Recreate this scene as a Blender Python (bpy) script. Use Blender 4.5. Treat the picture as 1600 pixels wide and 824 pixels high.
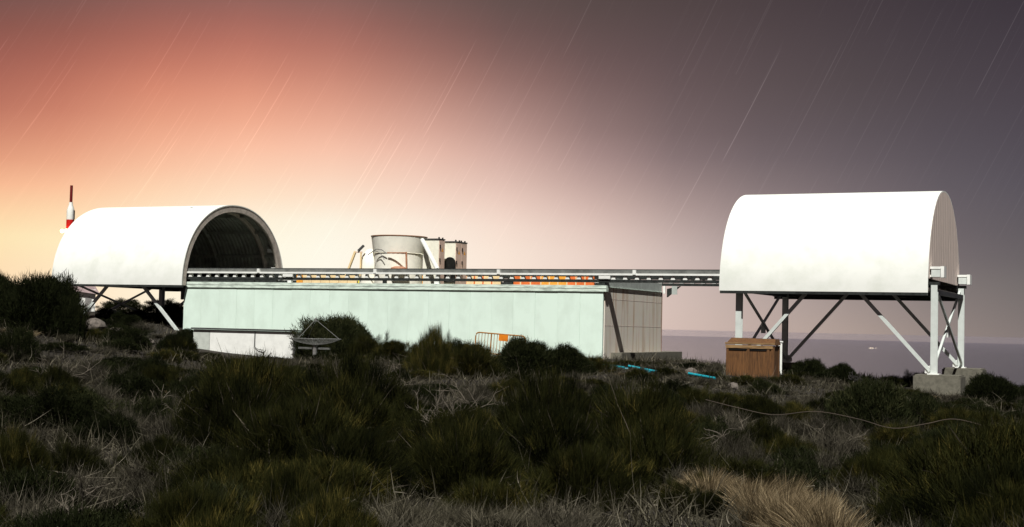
import bpy, bmesh, math, random
import numpy as np
from mathutils import Matrix, Vector

# ------------------------------------------------------------------ start
for o in list(bpy.data.objects):
    bpy.data.objects.remove(o)
scene = bpy.context.scene
col = scene.collection
R = math.radians

# ------------------------------------------------------------------ camera
PITCH, ROLL = 0.0447, 0.0228
cam_d = bpy.data.cameras.new('camera')
cam_d.sensor_width = 36.0
cam_d.lens = 2194.2 / 1600 * 36.0
cam_d.clip_start, cam_d.clip_end = 0.1, 900000.0
cam = bpy.data.objects.new('camera', cam_d)
col.objects.link(cam)
fwd = Vector((0, math.cos(PITCH), math.sin(PITCH)))
up0 = Vector((0, -math.sin(PITCH), math.cos(PITCH)))
rt0 = Vector((1, 0, 0))
rt = rt0 * math.cos(ROLL) + up0 * math.sin(ROLL)
up = up0 * math.cos(ROLL) - rt0 * math.sin(ROLL)
m = Matrix((rt, up, -fwd)).transposed().to_4x4()
cam.matrix_world = m                      # the eye is the origin; all heights are relative to it
scene.camera = cam

# ------------------------------------------------------------------ moonlight (one sun lamp) and night sky
HEAD = 0.4417                              # bearing of the building's depth axis
MOON_AZ = HEAD - R(19)                     # bearing the light travels towards
MOON_EL = R(54)
ld = Vector((math.sin(MOON_AZ) * math.cos(MOON_EL), math.cos(MOON_AZ) * math.cos(MOON_EL), -math.sin(MOON_EL)))
sun_d = bpy.data.lights.new('moon', 'SUN')
sun_d.energy = 4.25
sun_d.angle = R(0.5)
sun_d.color = (1.0, 0.985, 0.93)
sun = bpy.data.objects.new('moon', sun_d)
col.objects.link(sun)
sun.rotation_euler = ld.to_track_quat('-Z', 'Y').to_euler()

def lin(c):
    return tuple(((v / 255) / 12.92 if v / 255 <= .04045 else ((v / 255 + .055) / 1.055) ** 2.4) for v in c)

world = bpy.data.worlds.new('World')
scene.world = world
world.use_nodes = True
nt = world.node_tree
nt.nodes.clear()

def N(t, **k):
    n = nt.nodes.new(t)
    for a, b in k.items():
        setattr(n, a, b)
    return n
def MA(op, a, b=None, c=None, clamp=False):
    n = N('ShaderNodeMath', operation=op)
    n.use_clamp = clamp
    for i, v in enumerate((a, b, c)):
        if v is None: continue
        if isinstance(v, (int, float)): n.inputs[i].default_value = v
        else: nt.links.new(v, n.inputs[i])
    return n.outputs[0]
def DOT(v, axis):
    n = N('ShaderNodeVectorMath', operation='DOT_PRODUCT')
    nt.links.new(v, n.inputs[0]); n.inputs[1].default_value = axis
    return n.outputs['Value']

tc = N('ShaderNodeTexCoord')
nrm = N('ShaderNodeVectorMath', operation='NORMALIZE')
nt.links.new(tc.outputs['Generated'], nrm.inputs[0])
D = nrm.outputs[0]
sep = N('ShaderNodeSeparateXYZ'); nt.links.new(D, sep.inputs[0])
az = MA('MULTIPLY', MA('ARCTAN2', sep.outputs[0], sep.outputs[1]), 180 / math.pi)
el = MA('MULTIPLY', MA('ARCSINE', sep.outputs[2]), 180 / math.pi)
elf = MA('DIVIDE', MA('ADD', el, 2.0), 62.0, clamp=True)
# bearing -> list of (elevation, colour): town glow low on the left, dark mauve to the right
SKY = [
 (-75, [(0, (120, 100, 100)), (4, (105, 86, 86)), (14, (68, 58, 62)), (60, (44, 40, 48))]),
 (-40, [(0, (240, 195, 160)), (4, (225, 165, 130)), (8, (130, 92, 88)), (14, (82, 68, 70)), (60, (46, 42, 50))]),
 (-19.7, [(0, (255, 214, 176)), (1.7, (255, 220, 174)), (3.2, (255, 232, 176)), (4.8, (252, 198, 156)), (6.3, (215, 150, 120)), (8.1, (178, 113, 96)), (9.7, (154, 96, 86)), (11.3, (126, 86, 79)), (12.8, (104, 83, 81)), (20, (76, 64, 68)), (60, (48, 44, 52))]),
 (-14.2, [(0, (255, 244, 220)), (3.0, (255, 244, 214)), (4.9, (255, 234, 200)), (6.5, (251, 205, 172)), (7.8, (239, 180, 147)), (9.1, (224, 155, 126)), (10.4, (194, 126, 107)), (11.7, (166, 108, 97)), (13, (140, 95, 88)), (20, (78, 65, 68)), (60, (48, 44, 52))]),
 (-8.2, [(0, (255, 254, 240)), (2.5, (255, 255, 241)), (4.0, (253, 251, 233)), (5.3, (255, 240, 217)), (6.9, (251, 214, 189)), (8.4, (235, 181, 156)), (10.2, (205, 146, 126)), (11.5, (182, 122, 109)), (13, (150, 104, 96)), (20, (80, 66, 69)), (60, (48, 44, 52))]),
 (-0.7, [(0, (255, 233, 216)), (2.6, (255, 235, 217)), (4.2, (252, 224, 208)), (5.5, (240, 206, 193)), (7.0, (220, 181, 170)), (8.5, (188, 150, 142)), (10.1, (150, 114, 108)), (11.6, (114, 88, 85)), (13.1, (96, 79, 76)), (20, (70, 60, 63)), (60, (46, 43, 51))]),
 (3.3, [(0, (240, 214, 200)), (2.8, (240, 215, 203)), (4.1, (230, 201, 190)), (5.4, (203, 171, 163)), (6.7, (168, 140, 136)), (8.0, (138, 113, 110)), (10.6, (104, 83, 82)), (13.2, (88, 73, 71)), (20, (66, 57, 61)), (60, (45, 43, 51))]),
 (7.1, [(0, (202, 180, 174)), (1.7, (205, 185, 178)), (3.0, (198, 180, 175)), (4.3, (179, 159, 155)), (5.6, (150, 132, 130)), (6.9, (123, 107, 109)), (8.2, (110, 94, 96)), (10.8, (95, 80, 82)), (13.3, (79, 66, 66)), (20, (62, 55, 60)), (60, (44, 42, 50))]),
 (13.2, [(0, (180, 161, 150)), (1.3, (164, 148, 143)), (3.4, (136, 122, 124)), (5.8, (117, 105, 108)), (7.6, (98, 88, 92)), (9.7, (85, 75, 76)), (13.4, (70, 60, 64)), (20, (58, 52, 58)), (60, (43, 41, 50))]),
 (19.5, [(0, (124, 114, 112)), (2.0, (110, 104, 103)), (3.3, (98, 92, 95)), (5.9, (85, 80, 88)), (9.8, (72, 64, 72)), (13.6, (56, 49, 56)), (20, (50, 46, 54)), (60, (41, 40, 49))]),
 (60, [(0, (86, 82, 88)), (6, (68, 64, 72)), (14, (52, 48, 56)), (60, (40, 39, 48))]),
]
for q in SKY:
    if q[0] <= -8 and q[0] >= -40:
        for j, (ev, cv) in enumerate(q[1]):
            if 4.5 < ev < 12.2: q[1][j] = (ev, (min(255, cv[0] * 1.015), cv[1] * .945, cv[2] * .925))
# resample the readings on an even grid and smooth them, so that no column shows
EG = np.array([0, 1, 2, 3, 4, 5, 6, 7, 8, 9, 10, 11, 12, 13, 15, 18, 24, 36, 60.0])
cols = np.array([[np.interp(EG, [q[0] for q in st], [q[1][k] for q in st]) for k in range(3)] for _, st in SKY])   # column, rgb, elevation
AZ0 = np.array([q[0] for q in SKY], float)
AF = np.arange(-75, 60.01, .5)
fine = np.array([[np.interp(AF, AZ0, cols[:, k, j]) for j in range(len(EG))] for k in range(3)])
gk = np.exp(-.5 * (np.arange(-18, 19) * .5 / 2.6) ** 2); gk /= gk.sum()
pad = np.pad(fine, ((0, 0), (0, 0), (18, 18)), mode='edge')
fine = np.array([[np.convolve(pad[k, j], gk, 'valid') for j in range(len(EG))] for k in range(3)])
cur = None
prev_az = None
for a in [-75, -50, -36, -28, -22, -18, -14.5, -11, -7.5, -4, -.5, 3, 6.5, 10, 13.5, 17, 21, 28, 40, 60]:
    i = int(round((a + 75) / .5))
    rp = N('ShaderNodeValToRGB')
    el_ = rp.color_ramp.elements
    while len(el_) < len(EG): el_.new(0.5)
    for j, e_ in enumerate(el_):
        e_.position = (EG[j] + 2) / 62.0
        e_.color = lin(tuple(fine[:, j, i])) + (1,)
    nt.links.new(elf, rp.inputs[0])
    if cur is None:
        cur = rp.outputs[0]
    else:
        mr = N('ShaderNodeMapRange', interpolation_type='LINEAR')
        nt.links.new(az, mr.inputs[0])
        mr.inputs[1].default_value = prev_az; mr.inputs[2].default_value = a
        mx = N('ShaderNodeMix', data_type='RGBA')
        nt.links.new(mr.outputs[0], mx.inputs[0])
        nt.links.new(cur, mx.inputs[6]); nt.links.new(rp.outputs[0], mx.inputs[7])
        cur = mx.outputs[2]
    prev_az = a
# star trails: arcs about the celestial pole (28 degrees up, to the left)
PA, PE = R(-62), R(28)
pole = Vector((math.sin(PA) * math.cos(PE), math.cos(PA) * math.cos(PE), math.sin(PE)))
e1 = pole.cross(Vector((0, 0, 1))).normalized()
e2 = pole.cross(e1).normalized()
dec = MA('ARCSINE', DOT(D, pole))
ha = MA('ARCTAN2', DOT(D, e2), DOT(D, e1))
trail_sum = None
for cu, cv, off, hw, gain, pw in ((.105, .024, 7.9, .00020, .44, 2.0), (.085, .013, 17.7, .00018, .22, 1.8), (.07, .008, 41.2, .0002, .08, 1.0)):
    u_ = MA('ADD', MA('DIVIDE', ha, cu), off); v_ = MA('ADD', MA('DIVIDE', dec, cv), off * .7)
    cb = N('ShaderNodeCombineXYZ'); nt.links.new(u_, cb.inputs[0]); nt.links.new(v_, cb.inputs[1])
    vo = N('ShaderNodeTexVoronoi', voronoi_dimensions='2D', feature='F1'); vo.inputs['Scale'].default_value = 1.0
    nt.links.new(cb.outputs[0], vo.inputs['Vector'])
    sp = N('ShaderNodeSeparateXYZ'); nt.links.new(vo.outputs['Position'], sp.inputs[0])
    sc = N('ShaderNodeSeparateColor'); nt.links.new(vo.outputs['Color'], sc.inputs[0])
    dv = MA('MULTIPLY', MA('ABSOLUTE', MA('SUBTRACT', v_, sp.outputs[1])), cv)
    du = MA('ABSOLUTE', MA('SUBTRACT', u_, sp.outputs[0]))
    line = MA('SUBTRACT', 1.0, MA('DIVIDE', dv, hw * 2.2), clamp=True)
    seg = MA('MULTIPLY', MA('SUBTRACT', .46, du), 9.0, clamp=True)
    inten = MA('MULTIPLY', MA('MULTIPLY', line, seg), MA('MULTIPLY', MA('POWER', sc.outputs[0], pw), gain))
    trail_sum = inten if trail_sum is None else MA('ADD', trail_sum, inten)
above = MA('DIVIDE', MA('SUBTRACT', el, 2.0), 4.0, clamp=True)
trail_sum = MA('MULTIPLY', trail_sum, above)
tb2 = N('ShaderNodeVectorMath', operation='MULTIPLY_ADD'); tb2.inputs[1].default_value = (.55, .55, .55); tb2.inputs[2].default_value = (.085, .08, .078)
nt.links.new(cur, tb2.inputs[0])
tm = N('ShaderNodeVectorMath', operation='SCALE'); nt.links.new(tb2.outputs[0], tm.inputs[0])
nt.links.new(trail_sum, tm.inputs[3])
ad = N('ShaderNodeVectorMath', operation='ADD')
nt.links.new(cur, ad.inputs[0]); nt.links.new(tm.outputs[0], ad.inputs[1])
bg = N('ShaderNodeBackground'); bg.inputs[1].default_value = 0.78
nt.links.new(ad.outputs[0], bg.inputs[0])
# faint scattered moonlight
sky = N('ShaderNodeTexSky', sky_type='NISHITA'); sky.sun_disc = False
sky.sun_elevation = MOON_EL; sky.sun_rotation = MOON_AZ + math.pi; sky.altitude = 2300
bg2 = N('ShaderNodeBackground'); bg2.inputs[1].default_value = 0.0004
nt.links.new(sky.outputs[0], bg2.inputs[0])
ash = N('ShaderNodeAddShader'); nt.links.new(bg.outputs[0], ash.inputs[0]); nt.links.new(bg2.outputs[0], ash.inputs[1])
wo = N('ShaderNodeOutputWorld'); nt.links.new(ash.outputs[0], wo.inputs[0])

vs = scene.view_settings
vs.view_transform = 'Standard'; vs.look = 'None'; vs.exposure = 0.36; vs.gamma = 1.0; vs.use_curve_mapping = False

# ------------------------------------------------------------------ materials
def newmat(name):
    mt = bpy.data.materials.new(name); mt.use_nodes = True
    return mt, mt.node_tree, mt.node_tree.nodes['Principled BSDF']

def mat(name, c, rough=.6, metal=0.0, var=.12, scale=3.0, stretch=(1, 1, 1), c2=None, spec=.35, bump=0.0, thr=(.42, .68), coord='Object'):
    mt, t, b = newmat(name)
    L = t.links.new
    tcn = t.nodes.new('ShaderNodeTexCoord'); mp = t.nodes.new('ShaderNodeMapping'); mp.inputs['Scale'].default_value = stretch
    o_ = t.nodes.new('ShaderNodeObjectInfo'); va = t.nodes.new('ShaderNodeVectorMath'); va.operation = 'MULTIPLY_ADD'
    va.inputs[1].default_value = (37, 53, 0)
    L(o_.outputs['Random'], va.inputs[0]); L(tcn.outputs[coord], va.inputs[2]); L(va.outputs[0], mp.inputs[0])
    no = t.nodes.new('ShaderNodeTexNoise'); no.inputs['Scale'].default_value = scale; no.inputs['Detail'].default_value = 7; no.inputs['Roughness'].default_value = .62
    L(mp.outputs[0], no.inputs['Vector'])
    rp = t.nodes.new('ShaderNodeValToRGB')
    rp.color_ramp.elements[0].position = thr[0]; rp.color_ramp.elements[1].position = thr[1]
    c2 = c2 or tuple(v * (1 - var * 2) for v in c)
    rp.color_ramp.elements[0].color = tuple(min(1, v * (1 + var * .4)) for v in c) + (1,)
    rp.color_ramp.elements[1].color = tuple(c2) + (1,)
    L(no.outputs[0], rp.inputs[0])
    oi = t.nodes.new('ShaderNodeObjectInfo')
    hv = t.nodes.new('ShaderNodeHueSaturation')
    mr = t.nodes.new('ShaderNodeMapRange'); mr.inputs[3].default_value = 1 - var * .4; mr.inputs[4].default_value = 1 + var * .3
    L(oi.outputs['Random'], mr.inputs[0]); L(mr.outputs[0], hv.inputs['Value']); L(rp.outputs[0], hv.inputs['Color'])
    L(hv.outputs[0], b.inputs['Base Color'])
    b.inputs['Roughness'].default_value = rough; b.inputs['Metallic'].default_value = metal
    b.inputs['Specular IOR Level'].default_value = spec
    if bump:
        bp = t.nodes.new('ShaderNodeBump'); bp.inputs['Strength'].default_value = bump; bp.inputs['Distance'].default_value = .03
        L(no.outputs[0], bp.inputs['Height']); L(bp.outputs[0], b.inputs['Normal'])
    return mt

def plantmat(name, c1, c2, c3, rough=.75, trans=.0):
    # colour by a per-stem random tone
    mt, t, b = newmat(name); L = t.links.new
    at = t.nodes.new('ShaderNodeAttribute'); at.attribute_name = 'tone'
    oi = t.nodes.new('ShaderNodeObjectInfo')
    ma = t.nodes.new('ShaderNodeMath'); ma.operation = 'MULTIPLY_ADD'; ma.inputs[1].default_value = .36; ma.inputs[2].default_value = -.18
    L(oi.outputs['Random'], ma.inputs[0])
    ad_ = t.nodes.new('ShaderNodeMath'); L(at.outputs['Fac'], ad_.inputs[0]); L(ma.outputs[0], ad_.inputs[1])
    rp = t.nodes.new('ShaderNodeValToRGB'); rp.color_ramp.elements.new(.5)
    for e_, p_, c_ in zip(rp.color_ramp.elements, (0.05, .55, 1), (c1, c2, c3)):
        e_.position = p_; e_.color = tuple(c_) + (1,)
    L(ad_.outputs[0], rp.inputs[0]); L(rp.outputs[0], b.inputs['Base Color'])
    b.inputs['Roughness'].default_value = .9; b.inputs['Specular IOR Level'].default_value = .02
    return mt

M = {}
M['shell'] = mat('white_painted_sheet', (.80, .81, .77), .7, var=.03, scale=1.1, c2=(.71, .73, .675), spec=.12)
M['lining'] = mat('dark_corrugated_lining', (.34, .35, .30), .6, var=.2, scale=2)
M['rib'] = mat('galvanised_arch', (.52, .46, .40), .5, var=.15, scale=4)
M['endwall'] = mat('pinkish_end_boards', (.72, .60, .54), .7, var=.08, scale=2.5, stretch=(1, 3, .35), c2=(.62, .53, .48))
M['mint'] = mat('pale_mint_wall_panel', (.72, .86, .765), .6, var=.05, scale=.9, stretch=(1, 1, .6), c2=(.63, .75, .66), bump=.05, coord='Object')
M['coping'] = mat('weathered_coping', (.66, .76, .67), .6, var=.2, scale=5, stretch=(.5, 1, 3), c2=(.36, .42, .37))
M['grey_panel'] = mat('grey_sheet', (.46, .50, .47), .55, var=.1)
M['steel_dark'] = mat('dark_steel', (.032, .036, .034), .45, var=.3, scale=5)
M['steel_grey'] = mat('grey_steel_web', (.16, .165, .155), .5, var=.2, scale=3)
M['steel_white'] = mat('white_steel', (.86, .87, .83), .4, var=.06)
M['galv'] = mat('galvanised_steel', (.62, .66, .63), .45, var=.05, scale=3)
M['dishwire'] = mat('dull_wire', (.15, .15, .14), .5, var=.1)
M['concrete'] = mat('concrete', (.15, .14, .11), .9, var=.18, scale=5, bump=.3)
M['cab'] = mat('cream_cabinet', (.86, .83, .70), .5, var=.06)
M['cab_side'] = mat('cabinet_side', (.80, .58, .47), .5, var=.06)
M['black'] = mat('black_plastic', (.008, .008, .008), .5, var=.2)
M['tele'] = mat('white_telescope_paint', (.93, .90, .79), .45, var=.05)
M['rim'] = mat('brown_rim', (.45, .22, .13), .6, var=.15)
M['orange1'] = mat('orange_glow_panel', (.85, .20, .05), .5, var=.12)  # orange to yellow panel colours paint the warm glow on the far beam
M['orange2'] = mat('rust_orange_glow_panel', (.55, .20, .10), .6, var=.15)
M['orange3'] = mat('amber_glow_and_sign', (.95, .42, .06), .5, var=.1)
M['peach'] = mat('peach_glow_and_strut', (.95, .72, .40), .5, var=.08)
M['yellow'] = mat('yellow_glow_panel', (.95, .82, .08), .5, var=.08)
M['cyan'] = mat('cyan_pipe', (.01, .30, .38), .35, var=.2)
M['barrier'] = mat('orange_yellow_paint', (.36, .15, .02), .45, var=.2, scale=8)
M['barrier_plate'] = mat('orange_plate', (.70, .20, .01), .5, var=.1)
M['wood'] = mat('crate_plywood', (.14, .063, .021), .8, var=.3, scale=4, stretch=(6, 6, .7), c2=(.07, .031, .012), bump=.2)
M['wood_light'] = mat('crate_batten', (.28, .17, .075), .8, var=.25, scale=4, stretch=(.7, 6, 6), c2=(.13, .075, .035), bump=.2)
M['hutwhite'] = mat('hut_white', (.86, .86, .82), .5, var=.05)
M['hutgrey'] = mat('hut_grey', (.55, .58, .53), .6, var=.08)
M['roofgrey'] = mat('roof_grey', (.06, .06, .06), .6, var=.2)
M['sidegrey'] = mat('side_grey', (.22, .21, .20), .6, var=.2)
M['red'] = mat('mast_red', (.62, .012, .008), .5, var=.1)
M['darkred'] = mat('mast_dark_red', (.16, .010, .010), .5, var=.1)
M['mast_white'] = mat('mast_white', (.82, .82, .76), .5, var=.05)
M['pinkroof'] = mat('cabin_roof', (.30, .22, .22), .7, var=.15)
M['rock'] = mat('volcanic_rock', (.13, .11, .095), .95, var=.35, scale=4, bump=.6)
M['stick'] = mat('dead_wood', (.10, .085, .07), .9, var=.3, scale=9)
M['palestick'] = mat('bleached_dead_wood', (.13, .11, .085), .9, var=.3, scale=9)
M['char'] = mat('charred_wood', (.02, .017, .015), .9, var=.3)
M['hose'] = mat('brown_hose', (.05, .034, .02), .7, var=.2)
def emit(name, c, s):
    mt = bpy.data.materials.new(name); mt.use_nodes = True; t = mt.node_tree
    b = t.nodes['Principled BSDF']; b.inputs['Base Color'].default_value = c + (1,)
    b.inputs['Emission Color'].default_value = c + (1,); b.inputs['Emission Strength'].default_value = s
    return mt
M['lamp'] = emit('lamp_glass', (1, .80, .40), 6)
M['ship'] = emit('ship_lamp', (1, .8, .6), 2.2)

# right wall: grey-brown sheets with vertical rust runs
mt, t, b = newmat('rust_streaked_sheet'); L = t.links.new
tcn = t.nodes.new('ShaderNodeTexCoord'); mp = t.nodes.new('ShaderNodeMapping'); mp.inputs['Scale'].default_value = (1, 2.6, .16)
L(tcn.outputs['Object'], mp.inputs[0])
no = t.nodes.new('ShaderNodeTexNoise'); no.inputs['Scale'].default_value = 1.6; no.inputs['Detail'].default_value = 5; L(mp.outputs[0], no.inputs['Vector'])
rp = t.nodes.new('ShaderNodeValToRGB'); e_ = rp.color_ramp.elements
e_[0].position = .5; e_[0].color = (.86, .79, .69, 1); e_[1].position = .80; e_[1].color = (.50, .29, .16, 1)
L(no.outputs[0], rp.inputs[0])
n2 = t.nodes.new('ShaderNodeTexNoise'); n2.inputs['Scale'].default_value = 3; n2.inputs['Detail'].default_value = 8; L(tcn.outputs['Object'], n2.inputs['Vector'])
mxn = t.nodes.new('ShaderNodeMix'); mxn.data_type = 'RGBA'; mxn.blend_type = 'MULTIPLY'; mxn.inputs[0].default_value = .5
L(rp.outputs[0], mxn.inputs[6]); L(n2.outputs[1], mxn.inputs[7]); L(mxn.outputs[2], b.inputs['Base Color']); b.inputs['Roughness'].default_value = .7
mxn.inputs[0].default_value = .12
M['rustwall'] = mt

M['ground'] = mat('dark_volcanic_soil', (.022, .018, .013), .95, var=.4, scale=1.6, bump=.8, c2=(.010, .008, .006))
M['broom'] = plantmat('broom_stems', (.004, .005, .002), (.025, .0255, .007), (.135, .104, .027))
M['dome'] = plantmat('dark_shrub_leaves', (.004, .005, .002), (.015, .018, .007), (.056, .056, .024))
M['grey'] = plantmat('grey_dry_twigs', (.016, .014, .010), (.065, .058, .043), (.22, .195, .15))
M['straw'] = plantmat('straw_blades', (.03, .022, .012), (.15, .11, .062), (.46, .36, .22))
M['greygrass'] = plantmat('grey_grass_blades', (.016, .014, .009), (.058, .052, .036), (.19, .17, .125))
M['wood_stem'] = plantmat('shrub_wood', (.018, .015, .011), (.04, .034, .025), (.10, .085, .064))

# sea
mt, t, b = newmat('night_sea'); L = t.links.new
b.inputs['Base Color'].default_value = (.02, .02, .03, 1); b.inputs['Roughness'].default_value = .14; b.inputs['IOR'].default_value = 1.33
M['sea'] = mt

# ------------------------------------------------------------------ mesh helpers
class MB:
    def __init__(s): s.v = []; s.f = []; s.sm = False
    def add(s, vs_, fs_):
        k = len(s.v); s.v += [tuple(q) for q in vs_]; s.f += [tuple(i + k for i in f) for f in fs_]; return s
    def box(s, x0, x1, y0, y1, z0, z1):
        return s.add([(x0, y0, z0), (x1, y0, z0), (x1, y1, z0), (x0, y1, z0), (x0, y0, z1), (x1, y0, z1), (x1, y1, z1), (x0, y1, z1)],
                     [(0, 3, 2, 1), (4, 5, 6, 7), (0, 1, 5, 4), (1, 2, 6, 5), (2, 3, 7, 6), (3, 0, 4, 7)])
    def bar(s, a, b_, w, h=None):
        h = h or w; a = Vector(a); b_ = Vector(b_); d = (b_ - a).normalized()
        r_ = Vector((0, 0, 1)) if abs(d.z) < .95 else Vector((1, 0, 0))
        x = d.cross(r_).normalized() * w / 2; y = d.cross(x).normalized() * h / 2
        return s.add([a - x - y, a + x - y, a + x + y, a - x + y, b_ - x - y, b_ + x - y, b_ + x + y, b_ - x + y],
                     [(0, 3, 2, 1), (4, 5, 6, 7), (0, 1, 5, 4), (1, 2, 6, 5), (2, 3, 7, 6), (3, 0, 4, 7)])
    def tube(s, pts, r, n=8):
        pts = [Vector(q) for q in pts]; k = len(s.v); m_ = len(pts)
        rr = r if isinstance(r, (list, tuple)) else [r] * m_
        for i, q in enumerate(pts):
            d = (pts[min(i + 1, m_ - 1)] - pts[max(i - 1, 0)]).normalized()
            r_ = Vector((0, 0, 1)) if abs(d.z) < .9 else Vector((1, 0, 0))
            x = d.cross(r_).normalized(); y = d.cross(x).normalized()
            for j in range(n):
                a = 2 * math.pi * j / n
                s.v.append(tuple(q + (x * math.cos(a) + y * math.sin(a)) * rr[i]))
        for i in range(m_ - 1):
            for j in range(n):
                s.f.append((k + i * n + j, k + i * n + (j + 1) % n, k + (i + 1) * n + (j + 1) % n, k + (i + 1) * n + j))
        s.f.append(tuple(k + j for j in range(n))[::-1]); s.f.append(tuple(k + (m_ - 1) * n + j for j in range(n)))
        return s
    def lathe(s, prof, n=28, c=(0, 0, 0), cap=True):
        k = len(s.v)
        for r_, z in prof:
            for j in range(n):
                a = 2 * math.pi * j / n; s.v.append((c[0] + r_ * math.cos(a), c[1] + r_ * math.sin(a), c[2] + z))
        for i in range(len(prof) - 1):
            for j in range(n):
                s.f.append((k + i * n + j, k + i * n + (j + 1) % n, k + (i + 1) * n + (j + 1) % n, k + (i + 1) * n + j))
        if cap:
            s.f.append(tuple(k + j for j in range(n))[::-1]); s.f.append(tuple(k + (len(prof) - 1) * n + j for j in range(n)))
        return s
    def mesh(s, name, mtl, smooth=False):
        me = bpy.data.meshes.new(name); me.from_pydata(s.v, [], s.f); me.update()
        bm = bmesh.new(); bm.from_mesh(me); bmesh.ops.recalc_face_normals(bm, faces=bm.faces); bm.to_mesh(me); bm.free()
        if mtl: me.materials.append(M[mtl])
        if smooth:
            me.polygons.foreach_set('use_smooth', [True] * len(me.polygons))
            me.set_sharp_from_angle(angle=R(38))
        return me
    def build(s, name, mtl, parent=None, smooth=False):
        return put(name, s.mesh(name, mtl, smooth), parent)

def put(name, me, parent=None, loc=None):
    o = bpy.data.objects.new(name, me); col.objects.link(o)
    if parent: o.parent = parent
    if loc is not None: o.location = loc
    return o
def tag(o, label=None, cat=None, group=None, kind=None):
    if label: o['label'] = label
    if cat: o['category'] = cat
    if group: o['group'] = group
    if kind: o['kind'] = kind
    return o
def empty(name, loc=(0, 0, 0), rz=0.0):
    o = bpy.data.objects.new(name, None); col.objects.link(o); o.location = loc; o.rotation_euler = (0, 0, rz); o.empty_display_size = .3
    return o
S_ = Vector((math.cos(HEAD), -math.sin(HEAD), 0)); T_ = Vector((math.sin(HEAD), math.cos(HEAD), 0)); O_ = Vector((4.076, 60, 0))
def P(s, t_, z=0.0):
    return O_ + S_ * s + T_ * t_ + Vector((0, 0, z))
def site(name, label, cat, s=0.0, t_=0.0, z=0.0, group=None):
    # an empty in the building's own axes: x along the rails, y away from the viewer
    return tag(empty(name, P(s, t_, z), -HEAD), label, cat, group)

# ------------------------------------------------------------------ terrain
CP = [(0, -15, -1.5), (0, 0, -1.65), (-15, 0, -1.2), (15, 0, -2.0), (-6, 12, -1.85), (6, 12, -1.9), (0, 20, -1.95), (-10, 28, -1.6), (-20, 30, -.8), (-13, 39, -1.2),
      (-15.5, 46, -.45), (-13, 51, -1.65), (-14, 57, -1.6), (-24, 52, -.1), (-28, 66, .2), (-22, 72.5, -.15), (-17, 70, -.45), (-14.7, 64, -1.55), (-15.5, 60.5, -1.45), (-12, 62, -1.7), (-9, 60, -1.8), (-10, 53, -1.8), (-7, 57, -1.5), (-1, 45, -1.6), (0, 57, -1.35), (5, 60, -1.3),
      (4, 48, -1.5), (9.5, 51, -1.75), (17, 53, -2.3), (20, 61, -2.25), (8, 30, -2.2), (12, 20, -2.2), (20, 35, -2.75), (17, 47, -2.35), (30, 50, -3.3), (28, 65, -3.2),
      (9, 69, -1.8), (14, 75, -2.3), (-8, 76, -.7), (-20, 84, .25), (-28, 92, .3), (-35, 80, .4), (-14, 88, -.1), (0, 90, -1.6), (30, 10, -2.8), (-40, 30, .3)]
cpa = np.array(CP, float)
def _phi(r2):
    return np.where(r2 > 1e-9, r2 * np.log(r2 + 1e-12) * .5, 0)
_d2 = ((cpa[:, None, :2] - cpa[None, :, :2]) ** 2).sum(-1)
_n = len(cpa)
_A = np.zeros((_n + 3, _n + 3)); _A[:_n, :_n] = _phi(_d2) + np.eye(_n) * .5
_A[:_n, _n] = 1; _A[:_n, _n + 1:] = cpa[:, :2]; _A[_n, :_n] = 1; _A[_n + 1:, :_n] = cpa[:, :2].T
_w = np.linalg.solve(_A, np.concatenate([cpa[:, 2], np.zeros(3)]))
def height(x, y):
    x = np.atleast_1d(np.asarray(x, float)); y = np.atleast_1d(np.asarray(y, float))
    xc = np.clip(x, -42, 32); yc = np.clip(y, -18, 94)
    d2 = (xc[:, None] - cpa[None, :, 0]) ** 2 + (yc[:, None] - cpa[None, :, 1]) ** 2
    z = _phi(d2) @ _w[:_n] + _w[_n] + xc * _w[_n + 1] + yc * _w[_n + 2]
    z = np.clip(z, -4, 1.2)
    z = z + .05 * np.sin(x * 1.7 + y * .6) * np.sin(y * 1.3 - x * .4) + .03 * np.sin(x * 4.1 - 1) * np.sin(y * 3.7)
    r = np.hypot(x, y); a = np.degrees(np.arctan2(x, y))
    k = np.clip((a + 14) / 14, 0, 1); k = np.where(np.abs(a) > 90, np.clip((90 + 40 - np.abs(a)) / 40, 0, 1) * (a > 0), k)
    k = np.where(a < -14, 0, k)
    r0 = 400 * (1 - k) + 92 * k
    fall = np.clip(r - r0, 0, None)
    z = z - .3 * (fall - 25 * (1 - np.exp(-fall / 25)))
    return np.maximum(z, -2300.6)
def hz(x, y): return float(height(x, y)[0])

rad = np.concatenate([[0], np.geomspace(1.2, 120, 120), np.geomspace(130, 9000, 40)])
NA = 300
vv = []; ff = []
X = []; Y = []
for r_ in rad:
    for j in range(NA):
        a = 2 * math.pi * j / NA
        X.append(r_ * math.sin(a)); Y.append(r_ * math.cos(a))
Z = height(X, Y)
gv = list(zip(X, Y, Z.tolist()))
for i in range(len(rad) - 1):
    for j in range(NA):
        ff.append((i * NA + j, (i + 1) * NA + j, (i + 1) * NA + (j + 1) % NA, i * NA + (j + 1) % NA))
me = bpy.data.meshes.new('ground'); me.from_pydata(gv, [], ff); me.update(); me.materials.append(M['ground'])
me.polygons.foreach_set('use_smooth', [True] * len(me.polygons))
tag(put('ground', me), kind='structure')

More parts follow.
